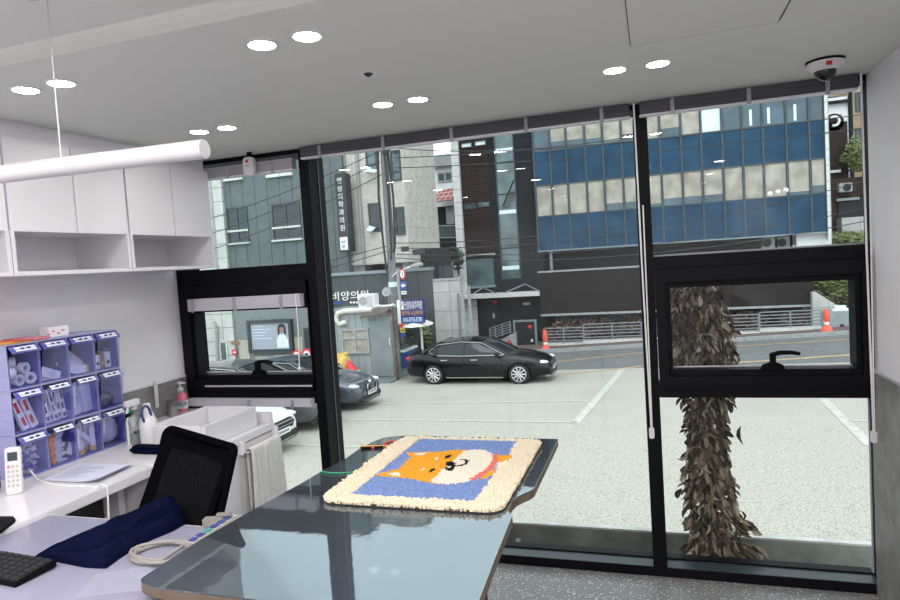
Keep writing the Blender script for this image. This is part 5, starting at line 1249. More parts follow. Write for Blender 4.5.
obj('corner_pier', MB().box(x0,YW-.12,zb_,aty(349.5,210,YW).x,YW,9.6), 'polec', t)
for (l,t_,r_,b,h_) in ((366,147,377,172,.3),(391,150,401,181,.3),(369,203,380,232,.3),(395.5,207,405,235,.3)):
    w = window(t, RW(l,t_,r_,b,YW), YW, 'gglass' if t_ < 170 else 'dglass', 'mull', .06, 0, h_)
for (l,t_,r_,b) in ((366,168,379,174),(369.5,225.5,376,232)):
    p = [aty(*z_,YW-.1) for z_ in ((l,t_),(r_,t_+2),(r_-.5,b),(l+.8,b-1.5))]; p[2].y -= .4; p[3].y -= .4
    obj('open_sash', MB().slabq(p,(0,-.04,0)), 'brightglass', t)
pn = MB()
for i in range(5):
    for j in range(13): p = atx(411+5.4*i,153+8.3*j-.35*i,x1); pn.cyl((x1,p.y,p.z),(x1+.02,p.y,p.z),.05,n=8)
P2 = [atx(417,260,x1+.02),atx(428,260,x1+.02)]
for q2 in P2: obj('pillar', MB().box(x1-.8,q2.y-.3,-2.5,x1,q2.y+.3,zb_), 'polec', t)
obj('wall_ties', pn, 'cblock', t, label='dotted wall fixings')
# small things of distance in the gap
YD = 36
t = thing('house', 'white house with red tiled roof in the gap beside the entrance block', 'house', (-14,YD,-2))
rc = RW(433,120,462,190,YD); obj('wall', MB().box(rc[0],YD,-2.4,rc[2]+1,YD+6,aty(445,159,YD).z), 'whitebld', t)
zt_ = aty(445,168,YD); obj('roof_edge', MB().box(rc[0],YD-.3,aty(445,167,YD).z,rc[2]+1,YD-.02,aty(445,155,YD).z), 'polec', t)
window(t, RW(437.5,172,453,182,YD), YD-.02, 'gglass', 'polec', .1, 1)
obj('roof', MB().slabq([(aty(437,203,YD-1).x,YD-2.2,aty(445,204,YD-1).z),(aty(458,202,YD-1).x,YD-2.2,aty(458,202,YD-1).z),(aty(458,190,YD-.3).x,YD-.3,aty(458,188,YD-.3).z),(aty(439,192,YD-.3).x,YD-.3,aty(440,193,YD-.3).z)],(0,0,.12)), 'rtile', t, label='red tiled lean-to roof')
obj('wall', fbox(MB(),RW(438,206,458,262,YD-1.5),YD-1.5,.3), 'dkwall', t, label='dark lower wall')
obj('door', fbox(MB(),RW(446,207,454,224,YD-1.6),YD-1.6,.1), 'polec', t)
bal = MB()
for k in range(8): p0_, p1_ = aty(440+2*k,226,YD-2), aty(440+2*k,238,YD-2); bal.tube([tuple(p1_),tuple(p0_)],.03,5)
for yy in (226,238): bal.tube([tuple(aty(439,yy,YD-2)),tuple(aty(456,yy-.5,YD-2))],.04,5)
obj('balcony_rail', bal, 'steel', t)
p = aty(455,252,24.5); shrub('tree', 'dark green tree in the gap left of the stone pilaster', (p.x-.1,25.2,p.z-.3), (.32,.4,.7), 260, .10, 'leafd', 'tree')
YC = 20.0
t = thing('concrete_wall', 'pale concrete panel wall left of the entrance canopy', 'wall', (-9,YC,-2.4))
a, b = aty(431,300,YC), aty(461,300,YC); zt_ = aty(446,280.5,YC).z
obj('panel', MB().box(a.x,YC,-2.5,b.x,YC+.4,zt_), 'cblock', t); obj('coping', MB().box(a.x-.03,YC-.04,zt_,b.x+.03,YC+.44,zt_+.08), 'polec', t)
b2 = aty(470,310,YC+1.2); obj('return_panel', MB().box(b.x,YC+1.0,-2.5,b2.x,YC+1.4,aty(464,286,YC+1).z), 'cblock', t)
pp_ = aty(459.5,320,YC-.1); obj('pipe', MB().tube([(pp_.x,YC-.08,-2.4),(pp_.x,YC-.08,zt_-.5)],.05,6), 'polegrey', t)
YK = 19.95
t = thing('clinic_wall', 'slate metal clad wall with white Korean letters behind the booth', 'wall', (-11,YK,-2.4))
a, b = aty(318,300,YK), aty(432,280,YK); zt_ = aty(395,269.5,YK).z; zt2 = aty(330,279,YK).z; zz = (zt_+zt2)/2
obj('panel', MB().box(a.x-.3,YK,-2.4,b.x,YK+.25,zz), 'clad2', t)
obj('panel', MB().box(b.x,YK+.9,-2.4,aty(452,275,YK+.9).x,YK+1.1,aty(445,266,YK).z), 'clad2', t)
obj('coping', MB().box(a.x-.3,YK-.08,zz,b.x+.02,YK+.3,zz+.12), 'steel', t)
p0_, p1_ = aty(332.3,300.3,YK), aty(369,297,YK)
ltr = text(MB(), '비양의원', 1.0, face_y(0,0,0), .03); wv = max(v.x for v in ltr.v)-min(v.x for v in ltr.v); sc_ = (p1_.x-p0_.x)/wv
xm = min(v.x for v in ltr.v); zm_ = min(v.z for v in ltr.v); ht = max(v.z for v in ltr.v)-zm_
want = aty(338,291.5,YK).z-aty(338,300.6,YK).z
ltr.v = [Vector((p0_.x+(v.x-xm)*sc_, YK-.02+v.y, p0_.z-.03+(v.z-zm_)*want/ht)) for v in ltr.v]
obj('lettering', ltr, 'signtxt', t, label='large white raised letters')
for k in range(3): rc = RW(332.5+3.1*k,302,335+3.1*k,304.3,YK-.02); obj('small_mark', fbox(MB(),rc,YK-.04,.03), 'signblue2', t)
for k in range(3): rc = RW(350+3*k,301.5,352+3*k,303.3,YK-.02); obj('small_mark', fbox(MB(),rc,YK-.04,.03), 'signtxt', t)
obj('void', MB().box(a.x-1,YK+2.5,-2.4,b.x,YK+2.6,aty(340,255,YK+2).z), 'dkin', t)
vt = fbox(MB(),RW(329,274,343,279.5,YK+.1),YK+.05,.2); obj('vent_block', vt, 'polec', t)
for k in range(3): obj('vent_hole', fbox(MB(),RW(331+4*k,275.2,333.3+4*k,277.3,YK+.04),YK+.03,.03), 'dkin', t)

YL = 20.9
t = thing('clinic_building', 'tall grey metal clad building with pale tiled corner at the left', 'building', (-17,YL+4,-2.4))
x0, x1 = aty(226,220,YL).x, aty(345.5,215,YL+.01).x; zb_ = aty(300,283,YL).z
obj('wall', MB().box(x0,YL,.7,x1,YL+1.2,11.6), 'clad', t)
xt0, xt1 = aty(196,230,YL).x, x0
obj('tiled_corner', MB().box(xt0-18.0,YL-.15,-2.4,xt1,YL+1.2,11.6), 'wtile', t)
obj('corner_recess', fbox(MB(),RW(213.5,172,216,300,YL-.15),YL-.17,.04), 'polec', t)
for (l,t_,r_,b) in ((228,207,248.5,242.5),(272.5,203,301,239)):
    w = window(t, RW(l,t_,r_,b,YL), YL, 'dglass', 'mull', .06, 1, .33); rc = RW(l,t_,r_,b,YL)
    obj('sill', MB().box(rc[0]-.05,YL-.14,rc[1]-.08,rc[2]+.05,YL,rc[1]), 'pilas', w)
    obj('mid_rail', MB().box(rc[0],YL-.09,rc[1]+(rc[3]-rc[1])*.33-.04,rc[2],YL,rc[1]+(rc[3]-rc[1])*.33+.04), 'pilas', w)
for (l,t_,r_,b) in ((225,168,242,178),(268,165,292,174)):
    rc = RW(l,t_,r_,b,YL); w = window(t, rc, YL, 'gglass', 'steel', .06, 1); obj('sill', MB().box(rc[0]-.05,YL-.14,rc[1]-.12,rc[2]+.05,YL,rc[1]), 'pilas', w)
obj('mesh_grille', fbox(MB(),RW(275,264,330,284,YL-.1),YL-.12,.1), 'dkin', t)
# ground floor seen through the left sash
obj('granite_base', MB().box(xt1,YL-.05,-2.4,x1+.2,YL+.4,.72), 'granite', t)
for (l,r_,tt,bb) in ((240,250.5,340,376),(256,268.5,356,376),(274,286,355,376),(292,304,337,376)): obj('stone_panel', fbox(MB(),RW(l,tt,r_,bb,YL-.05),YL-.08,.05), 'beigest', t)
obj('downpipe', MB().tube([tuple(aty(214,322,YL-.2)),tuple(aty(216,327,YL-.25)),tuple(aty(219,380,YL-.25))],.07,6), 'polec', t)
window(t, RW(220.5,341,228.5,371,YL-.16), YL-.16, 'gglass', 'pilas', .07, 0, .35)
for (l,r_) in ((231,234),(236,239)): rc = RW(l,340.5,r_,345.5,YL-.16); obj('icon_mark', MB().cyl(((rc[0]+rc[2])/2,YL-.19,(rc[1]+rc[3])/2),((rc[0]+rc[2])/2,YL-.15,(rc[1]+rc[3])/2),(rc[2]-rc[0])*.5,n=14), 'brown', t)
rc = RW(232.5,349.5,237,355,YL-.16); obj('notice', fbox(MB(),rc,YL-.2,.04), 'redsign', t, label='small red notice with white marks')
obj('notice', fbox(MB(),RW(233.3,351.6,236.2,352.9,YL-.2),YL-.21,.02), 'signtxt', t)
rc = RW(251,322,291,350,YL-.15)
tb = thing('billboard', 'grey framed billboard with text lines and a white coated person', 'billboard', ((rc[0]+rc[2])/2,YL-.2,rc[1]))
obj('frame', ring(MB(),rc[0]-.1,rc[1]-.1,rc[2]+.1,rc[3]+.1,.14,YL-.28,YL-.08), 'clad2', tb); obj('poster', MB().box(rc[0],YL-.2,rc[1],rc[2],YL-.15,rc[3]), 'poster', tb)
W_, H_ = rc[2]-rc[0], rc[3]-rc[1]
for k in range(5): obj('print_line', MB().box(rc[0]+.06*W_,YL-.208,rc[3]-(.15+.11*k)*H_,rc[0]+(.35+.18*((k*2)%3)/2)*W_,YL-.2,rc[3]-(.125+.11*k)*H_), 'paper', tb)
fgx = rc[0]+.80*W_
obj('printed_coat', MB().prism([(fgx-.14*W_,rc[1]+.08*H_),(fgx+.15*W_,rc[1]+.08*H_),(fgx+.14*W_,rc[1]+.36*H_),(fgx+.06*W_,rc[1]+.56*H_),(fgx-.06*W_,rc[1]+.56*H_),(fgx-.14*W_,rc[1]+.36*H_)],YL-.21,YL-.2,'y'), 'whitebld', tb)
obj('printed_head', MB().cyl((fgx,YL-.212,rc[1]+.72*H_),(fgx,YL-.2,rc[1]+.72*H_),.11*H_,n=18), 'skin', tb)
obj('printed_hair', MB().prism([(fgx+.17*H_*math.cos(a),rc[1]+.76*H_+.17*H_*math.sin(a)) for a in [i*PI/10 for i in range(11)]]+[(fgx-.17*H_,rc[1]+.55*H_),(fgx-.09*H_,rc[1]+.55*H_),(fgx-.08*H_,rc[1]+.80*H_),(fgx+.08*H_,rc[1]+.80*H_),(fgx+.09*H_,rc[1]+.55*H_),(fgx+.17*H_,rc[1]+.55*H_)],YL-.214,YL-.212,'y'), 'ink', tb)
# hanging vertical sign
rc = RW(333.5,172,344,250,YL-.5)
ts = thing('vertical_sign', 'dark vertical blade sign with white Korean letters beside the beige block', 'sign', ((rc[0]+rc[2])/2,YL-.5,rc[1]))
tl_, bl2 = aty(334,174,YL-.5), aty(340,236,YL-.5); xw = aty(343,180,YL-.5).x-tl_.x; xc_ = (tl_.x+bl2.x)/2
obj('board', MB().box(xc_,YL-.55,bl2.z-.65,xc_+xw+.08,YL-.05,tl_.z), 'signdark', ts)
for k,ch in enumerate('영상의학과의원'[:7]):
    z = tl_.z-.40-k*(tl_.z-bl2.z-.30)/7
    obj('letter', text(MB(), ch, .27, face_y(xc_+xw*.22,YL-.56,z), .006), 'signtxt', ts)
obj('white_panel', MB().box(xc_+.05,YL-.57,bl2.z-.58,xc_+xw-.0,YL-.55,bl2.z-.06), 'signtxt', ts, label='white panel at the sign foot')
obj('panel_mark', MB().box(xc_+.09,YL-.58,bl2.z-.3,xc_+xw-.06,YL-.57,bl2.z-.2).box(xc_+.12,YL-.58,bl2.z-.52,xc_+xw-.12,YL-.57,bl2.z-.36), 'poster', ts)
# round signs by the lane
for (px,py,r_,l) in ((297,355,.20,'round red sign above the car roofs, left of two in the left sash'),(307,354,.22,'round red rimmed sign above the car roofs, right of two in the left sash')):
    p = aty(px,py,18.5); tt = thing('road_sign', l, 'road sign', (p.x,18.5,gz(p.x,18.5)), 'round road signs')
    obj('post', MB().cyl((p.x,18.53,gz(p.x,18.5)),(p.x,18.53,p.z+.2),.03,n=8), 'steel', tt)
    obj('disc', MB().cyl((p.x,18.48,p.z),(p.x,18.5,p.z),r_,n=24), 'redsign', tt)
    obj('disc_face', MB().cyl((p.x,18.465,p.z),(p.x,18.48,p.z),r_*.62,n=24), 'signtxt', tt); obj('mark', MB().box(p.x-r_*.35,18.455,p.z-r_*.1,p.x+r_*.35,18.465,p.z+r_*.18), 'ink' if px > 300 else 'redsign', tt)
p = aty(316,350,19.2); solo('sign_pillar', MB().box(p.x-.5,19.2,gz(p.x,19.2),p.x+.5,19.5,aty(316,328,19.2).z), 'signdark', 'dark upright sign pillar beside the round signs', 'sign pillar')

# ---- attendant booth, pole and signs
YO = 17.3
t = thing('booth', 'grey steel attendant booth with window, door and rusty corner pipe', 'booth', (-9,YO+1,gz(-9,YO)))
L0, R0 = aty(334,350,YO), aty(394,350,YO); zt_ = aty(365,311,YO).z; zg = gz(-9,YO)
obj('wall', MB().box(L0.x-.3,YO,zg,R0.x,YO+1.8,zt_), 'booth', t)
for k in range(9): x = L0.x+(R0.x-L0.x)*(k+.5)/9; obj('wall_rib', MB().box(x-.03,YO-.025,zg+.1,x+.03,YO,zt_-.05), 'booth', t)
for k in range(4): y = YO+.3+.38*k; obj('wall_rib', MB().box(R0.x,y-.03,zg+.1,R0.x+.025,y+.03,zt_-.05), 'booth', t)
obj('roof', MB().box(L0.x-.35,YO-.08,zt_,R0.x+.06,YO+1.9,zt_+.08), 'steel', t)
rc = RW(341.5,328,369.5,353.5,YO-.03); w = window(t, rc, YO-.03, 'blindb', 'polec', .09, 1, .62, .06)
d = obj('door', fbox(MB(),RW(371,320,392.5,376,YO-.03),YO-.05,.05), 'boothd', t); 
hp = aty(390,342,YO-.08); obj('handle', MB().tube([(hp.x,YO-.06,hp.z-.14),(hp.x,YO-.11,hp.z-.1),(hp.x,YO-.11,hp.z+.1),(hp.x,YO-.06,hp.z+.14)],.018,6), 'plastw', d)
pp_ = aty(395,340,YO-.06); obj('corner_pipe', MB().tube([(pp_.x,YO-.06,zg),(pp_.x,YO-.06,zt_+.1)],.055,8), 'rust', t)
aw = [aty(*q_,YO-.05) for q_ in ((364,317.5),(388,314),(391,307.5),(370,310.5))]; aw[0].y -= .3; aw[1].y -= .3
obj('awning', MB().slabq(aw,(0,0,.05)).tube([tuple(aw[0]),tuple(aty(368,311,YO))],.03,5).tube([tuple(aw[1]),tuple(aty(391,312,YO))],.03,5), 'awn', t, label='small rusty awning over the door')
obj('pipe_elbow', MB().tube([tuple(aty(x,y,YO-.1)) for x,y in ((372,309.5),(345,311),(338,313),(336,319),(339,324),(346,322))],.09,8), 'tarp', t, smooth=1)
obj('step', MB().box(aty(374,378,YO-.4).x,YO-.75,zg,R0.x+.1,YO,zg+.06), 'leaf2' if 0 else 'steel', t)
# side kiosk on the right flank
xk = R0.x
k0, k1 = atx(405,340,xk+.5), atx(419,340,xk+.5)
sy0 = YO+.55; sy1 = YO+1.75
obj('side_window', ring(MB(),0,0,0,0,0,0,0) if 0 else MB().box(xk+.03,sy0,aty(412,348,YO+1).z,xk+.09,sy1,aty(412,328,YO+1).z), 'dglass', t, label='dark side window')
obj('side_window_sill', MB().box(xk+.03,sy0-.05,aty(412,348,YO+1).z-.08,xk+.2,sy1+.05,aty(412,348,YO+1).z), 'whitebld', t)
obj('side_panel', MB().box(xk+.03,sy0,aty(412,366,YO+1).z,xk+.10,sy1,aty(412,349,YO+1).z), 'signblue2', t, label='blue notice panel under the side window')
ap = aty(418,322.5,YO+.8)
t = thing('parasol', 'flat pale parasol beside the booth side window', 'parasol', (ap.x,ap.y,gz(ap.x,ap.y)))
obj('canopy', MB().lathe([(.02,.12),(.5,.07),(1.0,-.06),(1.02,-.10),(.5,.02),(.02,.05)], (ap.x,ap.y,ap.z), 8, .53/1.0*1.0, .8), 'tarp', t)
obj('pole', MB().cyl((ap.x+.1,ap.y,gz(ap.x,ap.y)),(ap.x+.1,ap.y,ap.z+.08),.045,n=10), 'plastw', t)
p = aty(424,338,YO+2.0); shrub('shrub', 'small green shrub standing behind the parasol pole', (p.x,YO+2.2,p.z), (.25,.25,.5), 140, .09, 'leaf')
t = thing('air_conditioner', 'white outdoor air conditioner on the booth roof below the letters', 'air conditioner', tuple(aty(366,308,YO+.3)))
rc = RW(358,294,374,309,YO+.3); xm = rc[0]+(rc[2]-rc[0])*.5
obj('case', MB().box(rc[0],YO+.3,zt_+.08,rc[2],YO+.75,rc[3]), 'plastw', t, bevel=.02)
obj('coil_panel', MB().box(xm+.02,YO+.285,zt_+.14,rc[2]-.05,YO+.3,rc[3]-.06), 'plastg', t); obj('fan', MB().cyl((rc[0]+.2,YO+.28,(zt_+.1+rc[3])/2),(rc[0]+.2,YO+.3,(zt_+.1+rc[3])/2),.16,n=18), 'polec', t)
tz = zt_+.08
tm = MB()
for k in range(5): tm.tube([tuple(aty(374+5*j,308.3-1.1*j*.3+(k-2)*.8,YO+.2)+Vector((0,.1*k,.02*math.sin(j*2+k)))) for j in range(5)],.05,6)
solo('tarpaulin', tm, 'tarp', 'rolled pale tarpaulin lying on the booth roof beside the air conditioner', 'tarpaulin', smooth=1)
ds = aty(387,292,YO+.8); t = thing('satellite_dish', 'pale round satellite dish on the booth roof by the pole', 'satellite dish', (ds.x,ds.y,zt_+.08))
obj('dish', MB(Matrix.Translation(ds)@Matrix.Rotation(math.radians(75),4,'X')).lathe([(.02,.0),(.11,.02),(.17,.05),(.175,.055),(.11,.03),(.02,.015)],(0,0,0),20), 'polec', t, smooth=1)
obj('mast', MB().tube([(ds.x,ds.y+.1,zt_+.08),(ds.x,ds.y+.1,ds.z)],.03,6).tube([tuple(ds),tuple(ds+Vector((.05,-.35,-.05)))],.015,5), 'steel', t)
sk = aty(341,366,YO-.8); t = thing('waste_sack', 'yellow stuffed sack leaning on the booth behind the slate car', 'sack', (sk.x,YO-.8,gz(sk.x,YO-.8)))
bb = MB().ball((0,0,0),1,16,12); zg2 = gz(sk.x,YO-.8); hh = aty(341,353,YO-.8).z-zg2
bb.v = [Vector((v.x*.42*(1+.15*mnoise.noise(v*2)),v.y*.32,v.z*hh/2*(1+.12*mnoise.noise(v*3+Vector((4,0,0))))))+Vector((sk.x,YO-.8,zg2+hh/2)) for v in bb.v]; obj('sack', bb, 'sacky', t, smooth=70)
obj('neck', MB().tube([(sk.x+.1,YO-.8,zg2+hh*.9),(sk.x+.3,YO-.85,zg2+hh*1.0)],[.15,.04],8), 'sacky', t, smooth=1)
sk = aty(350,370,YO-.9); zg2 = gz(sk.x,YO-.9); top_ = aty(348,361,YO-.9)
t = thing('folded_parasol', 'red and white folded parasol cloth leaning beside the yellow sack', 'parasol', (sk.x,YO-.9,zg2))
obj('red_cloth', MB().tube([(top_.x-.0,YO-.9,top_.z),(top_.x+.15,YO-.9,top_.z-.4),(top_.x+.2,YO-.9,zg2+.1)],[.06,.24,.3],10), 'redsign', t, smooth=1)
obj('white_cloth', MB().tube([(top_.x+.3,YO-.95,top_.z-.35),(top_.x+.5,YO-.95,top_.z-.7),(top_.x+.75,YO-.95,zg2+.02)],[.10,.26,.22],10), 'tarp', t, smooth=1)

YP = 19.6
pt = aty(387.5,150,YP); pb = aty(395,378,YP-.0)
t = thing('utility_pole', 'grey utility pole hung with cables and a lamp arm beside the booth', 'utility pole', (pb.x,YP,gz(pb.x,YP)))
px0 = aty(391.5,260,YP).x
obj('shaft', MB().cyl((px0,YP,gz(px0,YP)),(px0,YP,9.5),.17,.13,n=16), 'polegrey', t, smooth=1)
for k,(dx,dy) in enumerate(((-.25,-.1),(-.20,-.22),(.12,-.22),(.22,-.05))):
    obj('riser_cable', MB().tube([(px0+dx*.7,YP+dy,aty(390,276,YP).z+.3*k),(px0+dx*1.0,YP+dy,2.6),(px0+dx*1.25,YP+dy,4.4),(px0+dx*.8,YP+dy,6.2)],.045,6), 'wire', t, smooth=1)
obj('crossarm', MB().box(px0-.9,YP-.06,6.55,px0+.9,YP+.06,6.67), 'steel', t)
for k in range(5):
    a = k*1.3; obj('cable_loop', MB().tube([(px0+.1*math.cos(a),YP-.2,5.9+.1*k),(px0+.6*math.cos(a),YP-.3,6.3+.15*math.sin(a*2)),(px0+.9*math.cos(a+.3),YP-.2,6.9)],.025,5), 'wire', t, smooth=1)
obj('junction_box', fbox(MB(),RW(402,246.5,408,251.5,YP-.2),YP-.3,.2), 'wire', t); obj('junction_box', fbox(MB(),RW(413,249,427,254,YP-.2),YP-.3,.25), 'wire', t, bevel=.03)
l0, l1, l2 = aty(397,272,YP-.2), aty(411,266.5,YP-.6), aty(422,264,YP-.8)
obj('lamp_arm', MB().tube([(px0,YP-.1,l0.z-.2),tuple(l0),tuple(l1)],.035,6), 'plastw', t, smooth=1); obj('lamp_head', MB().tube([tuple(l1),tuple(l1.lerp(l2,.4)),tuple(l2)],[.05,.10,.07],8), 'polec', t, smooth=1)
obj('collar', MB().cyl((px0,YP,aty(392,282,YP).z),(px0,YP,aty(392,287,YP).z),.19,n=16), 'brightglass', t)
sb = thing('sign_post', 'slim post carrying round red, blue arrow and small white signs', 'road sign', (aty(399,380,YP-.5).x,YP-.5,gz(-8,YP)))
pxx = aty(399,290,YP-.5).x
obj('post', MB().cyl((pxx,YP-.5,gz(-8,YP)),(pxx,YP-.5,aty(399,268,YP-.5).z),.06,n=10), 'polec', sb)
c_ = aty(402.3,274,YP-.6); obj('round_sign', MB(Matrix.Translation(c_)@Matrix.Diagonal((.55,1,1,1))).cyl((0,0,0),(0,.03,0),.21*1.0,n=24), 'redsign', sb); obj('round_face', MB(Matrix.Translation(c_)@Matrix.Diagonal((.55,1,1,1))).cyl((0,-.02,0),(0,0,0),.145,n=24), 'signtxt', sb)
obj('sign_mark', MB().tube([(c_.x-.04,c_.y-.03,c_.z+.06),(c_.x+.02,c_.y-.03,c_.z+.05),(c_.x+.03,c_.y-.03,c_.z-.07)],.016,5), 'ink', sb)
rc = RW(400.5,281.5,406.5,289.5,YP-.6); obj('blue_sign', MB().box(rc[0],YP-.62,rc[1],rc[2],YP-.59,rc[3]), 'signblue2', sb, label='blue sign with white left arrow')
zc_ = (rc[1]+rc[3])/2; wA = rc[2]-rc[0]
obj('arrow', MB().prism([(rc[0]+.15*wA,zc_),(rc[0]+.45*wA,zc_+.09),(rc[0]+.45*wA,zc_+.035),(rc[0]+.85*wA,zc_+.035),(rc[0]+.85*wA,zc_-.035),(rc[0]+.45*wA,zc_-.035),(rc[0]+.45*wA,zc_-.09)],YP-.635,YP-.62,'y'), 'signtxt', sb)
obj('white_plate', fbox(MB(),RW(401.5,291,406.5,294.3,YP-.6),YP-.62,.03), 'signtxt', sb); obj('plate_mark', fbox(MB(),RW(402.3,292.2,405.6,293,YP-.62),YP-.63,.01), 'inkb', sb)
# parking sign board
YQ = 17.6
tl_, tr_, bl3 = aty(399,302,YQ), aty(423,298,YQ), aty(400,323.5,YQ)
zA, zB = tl_.z, bl3.z; xA, xB = tl_.x+.03, aty(423.5,312,YQ).x
t = thing('parking_sign', 'navy parking sign board with white and orange lettering above the booth side', 'sign', ((xA+xB)/2,YQ,zB))
obj('board', MB().box(xA,YQ,zB,xB,YQ+.15,zA+.05), 'signblue', t)
obj('blue_strip', MB().box(xA,YQ-.01,zB,xB,YQ,zB+(zA-zB)*.28), 'signblue2', t)
obj('white_edge', MB().box(xA-.11,YQ-.02,zB-.02,xA,YQ+.17,zA+.06), 'signtxt', t)
Hs = zA+.05-zB; Ws = xB-xA
def fit(txt, x0, x1, z0, z1, m_, y, name='lettering'):
    mb = text(MB(), txt, 1, face_y(0,0,0), .004); xs_ = [v.x for v in mb.v]; zs_ = [v.z for v in mb.v]
    mb.v = [Vector((x0+(v.x-min(xs_))/(max(xs_)-min(xs_))*(x1-x0), y+v.y*.5, z0+(v.z-min(zs_))/(max(zs_)-min(zs_))*(z1-z0))) for v in mb.v]
    return mb
obj('p_mark', MB().box(xA+.03,YQ-.012,zB+Hs*.60,xA+.13,YQ,zB+Hs*.95), 'signtxt', t)
obj('lettering', fit('P',xA+.05,xA+.11,zB+Hs*.66,zB+Hs*.90,0,YQ-.016), 'signblue', t)
obj('lettering', fit('신양유료주차장',xA+.16,xB-.03,zB+Hs*.60,zB+Hs*.95,0,YQ-.01), 'signtxt', t, label='white lettering')
obj('lettering', fit('월주차 시간주차',xA+.03,xB-.03,zB+Hs*.33,zB+Hs*.54,0,YQ-.01), 'signor', t, label='orange lettering')
obj('lettering', fit('010-3715-3778',xA+.10,xB-.08,zB+Hs*.06,zB+Hs*.25,0,YQ-.02), 'signtxt', t, label='white phone number')
obj('side_bracket', MB().box(xA-.1,YQ+.1,zB-.6,xA-.04,YQ+.16,zA), 'steel', t)
rc = RW(400,323.5,405,337,YQ-.05)
t = thing('notice_board', 'small orange, yellow and blue notice under the parking sign', 'notice', ((rc[0]+rc[2])/2,YQ-.05,rc[1]))
h3 = (rc[3]-rc[1])/3
for k,m_ in enumerate(('signblue2','yellow','conered')): obj('panel', MB().box(rc[0],YQ-.06,rc[1]+h3*k,rc[2],YQ-.03,rc[1]+h3*(k+1)), m_, t)
obj('mark', MB().box(rc[0]+.04,YQ-.07,rc[1]+h3*1.35,rc[2]-.03,YQ-.06,rc[1]+h3*1.6).box(rc[0]+.05,YQ-.07,rc[1]+h3*2.3,rc[2]-.05,YQ-.06,rc[1]+h3*2.6), 'signblue', t)

# ---- right edge: brick houses, trees, sloping wall
Y3 = 30
t = thing('brick_house', 'dark brick house with white dormer behind the office block', 'house', (8.5,Y3+2,-1))
a = aty(829,150,Y3); b = aty(848,150,Y3); zt_ = aty(838,122,Y3).z
obj('wall', MB().box(a.x-.6,Y3,-2,b.x,Y3+3,zt_), 'brickd', t)
cx3 = aty(834,122,Y3); obj('round_gable', MB().cyl((cx3.x,Y3,zt_),(cx3.x,Y3+3,zt_),.40,n=20), 'brickd', t)
obj('gable_ring', MB().tube([(cx3.x+.2*math.cos(a),Y3-.03,zt_+.05+.2*math.sin(a)) for a in [i*PI/8-2 for i in range(12)]],.06,6), 'whitebld', t)
obj('white_house', MB().box(a.x-.6,Y3+4,-1,aty(850,110,Y3+4).x,Y3+7,aty(840,97,Y3+4).z), 'whitebld', t)
obj('dark_roof', MB().slabq([(a.x-.8,Y3+3.8,aty(840,104,Y3+4).z),(aty(850,104,Y3+4).x,Y3+3.8,aty(840,104,Y3+4).z),(aty(849,96,Y3+4).x,Y3+6,aty(840,95,Y3+5).z),(a.x-.4,Y3+6,aty(840,95,Y3+5).z)],(0,0,.15)), 'dkwall', t)
window(t, RW(842,113,847,136,Y3+3.9), Y3+3.9, 'gglass', 'whitebld', .08, 1)
obj('ledge', fbox(MB(),RW(829,170,841,172.5,Y3-.2),Y3-.2,.3), 'whitebld', t)
obj('lower_wall', MB().box(a.x-.6,Y3-1.2,-2,aty(864,200,Y3-1.2).x+1,Y3-.2,aty(845,178,Y3-1.2).z), 'brickd', t)
obj('lower_opening', fbox(MB(),RW(838,201,864,222,Y3-1.25),Y3-1.28,.08), 'dkin', t); obj('lintel', fbox(MB(),RW(836,198,859,200.5,Y3-1.3),Y3-1.4,.3), 'steel', t)
rc = RW(838.5,183,852,192,Y3-1.5); ta = thing('air_conditioner', 'outdoor air conditioner high on the dark brick wall at the right', 'air conditioner', ((rc[0]+rc[2])/2,Y3-1.5,rc[1]))
obj('case', MB().box(rc[0],Y3-1.6,rc[1],rc[2],Y3-1.22,rc[3]), 'polec', ta, bevel=.02); obj('fan_grille', MB().cyl((rc[0]+.3,Y3-1.63,(rc[1]+rc[3])/2),(rc[0]+.3,Y3-1.6,(rc[1]+rc[3])/2),(rc[3]-rc[1])*.4,n=20), 'dkin', ta)
rc = RW(842,217,866,243,Y3-2.2); solo('storage_shed', MB().box(rc[0],Y3-2.2,rc[1]-1,rc[2]+.5,Y3-1.3,rc[3]), 'cblock', 'pale shed at the right below the brick house', 'shed')
Y4 = 34
t = thing('tan_brick_house', 'tall tan brick house at the far right behind the leaves', 'house', (11,Y4+3,-1))
a = aty(848,110,Y4); obj('wall', MB().box(a.x,Y4,-1,a.x+14,Y4+6,13), 'brickt', t)
for (l,t_,r_,b) in ((855,92,864,112),(855,128,866,142)): window(t, RW(l,t_,r_,b,Y4), Y4, 'gglass', 'mull', .08, 1)
obj('drainpipe', MB().tube([(a.x+.1,Y4-.1,0),(a.x+.1,Y4-.1,13)],.08,6), 'dkwall', t)
random.seed(4)
p = aty(858,155,29.5)
t = thing('tree', 'green leafy tree overhanging at the right window edge', 'tree', (p.x+.6,29.5,-1.5)); lb = MB()
for (px,py,r_) in ((856,152,.55),(862,143,.6),(850,158,.4),(862,160,.6),(866,150,.8),(858,166,.4)):
    q_ = aty(px,py,29.5); leaves(lb,q_,(r_,r_,r_*.7),150,.10)
obj('foliage', lb, 'leaf', t, recalc=False); obj('trunk', MB().tube([(p.x+.9,29.5,-1.5),(p.x+.7,29.5,2),(p.x+.3,29.5,p.z)],[.16,.12,.04],8), 'bark', t, smooth=1)
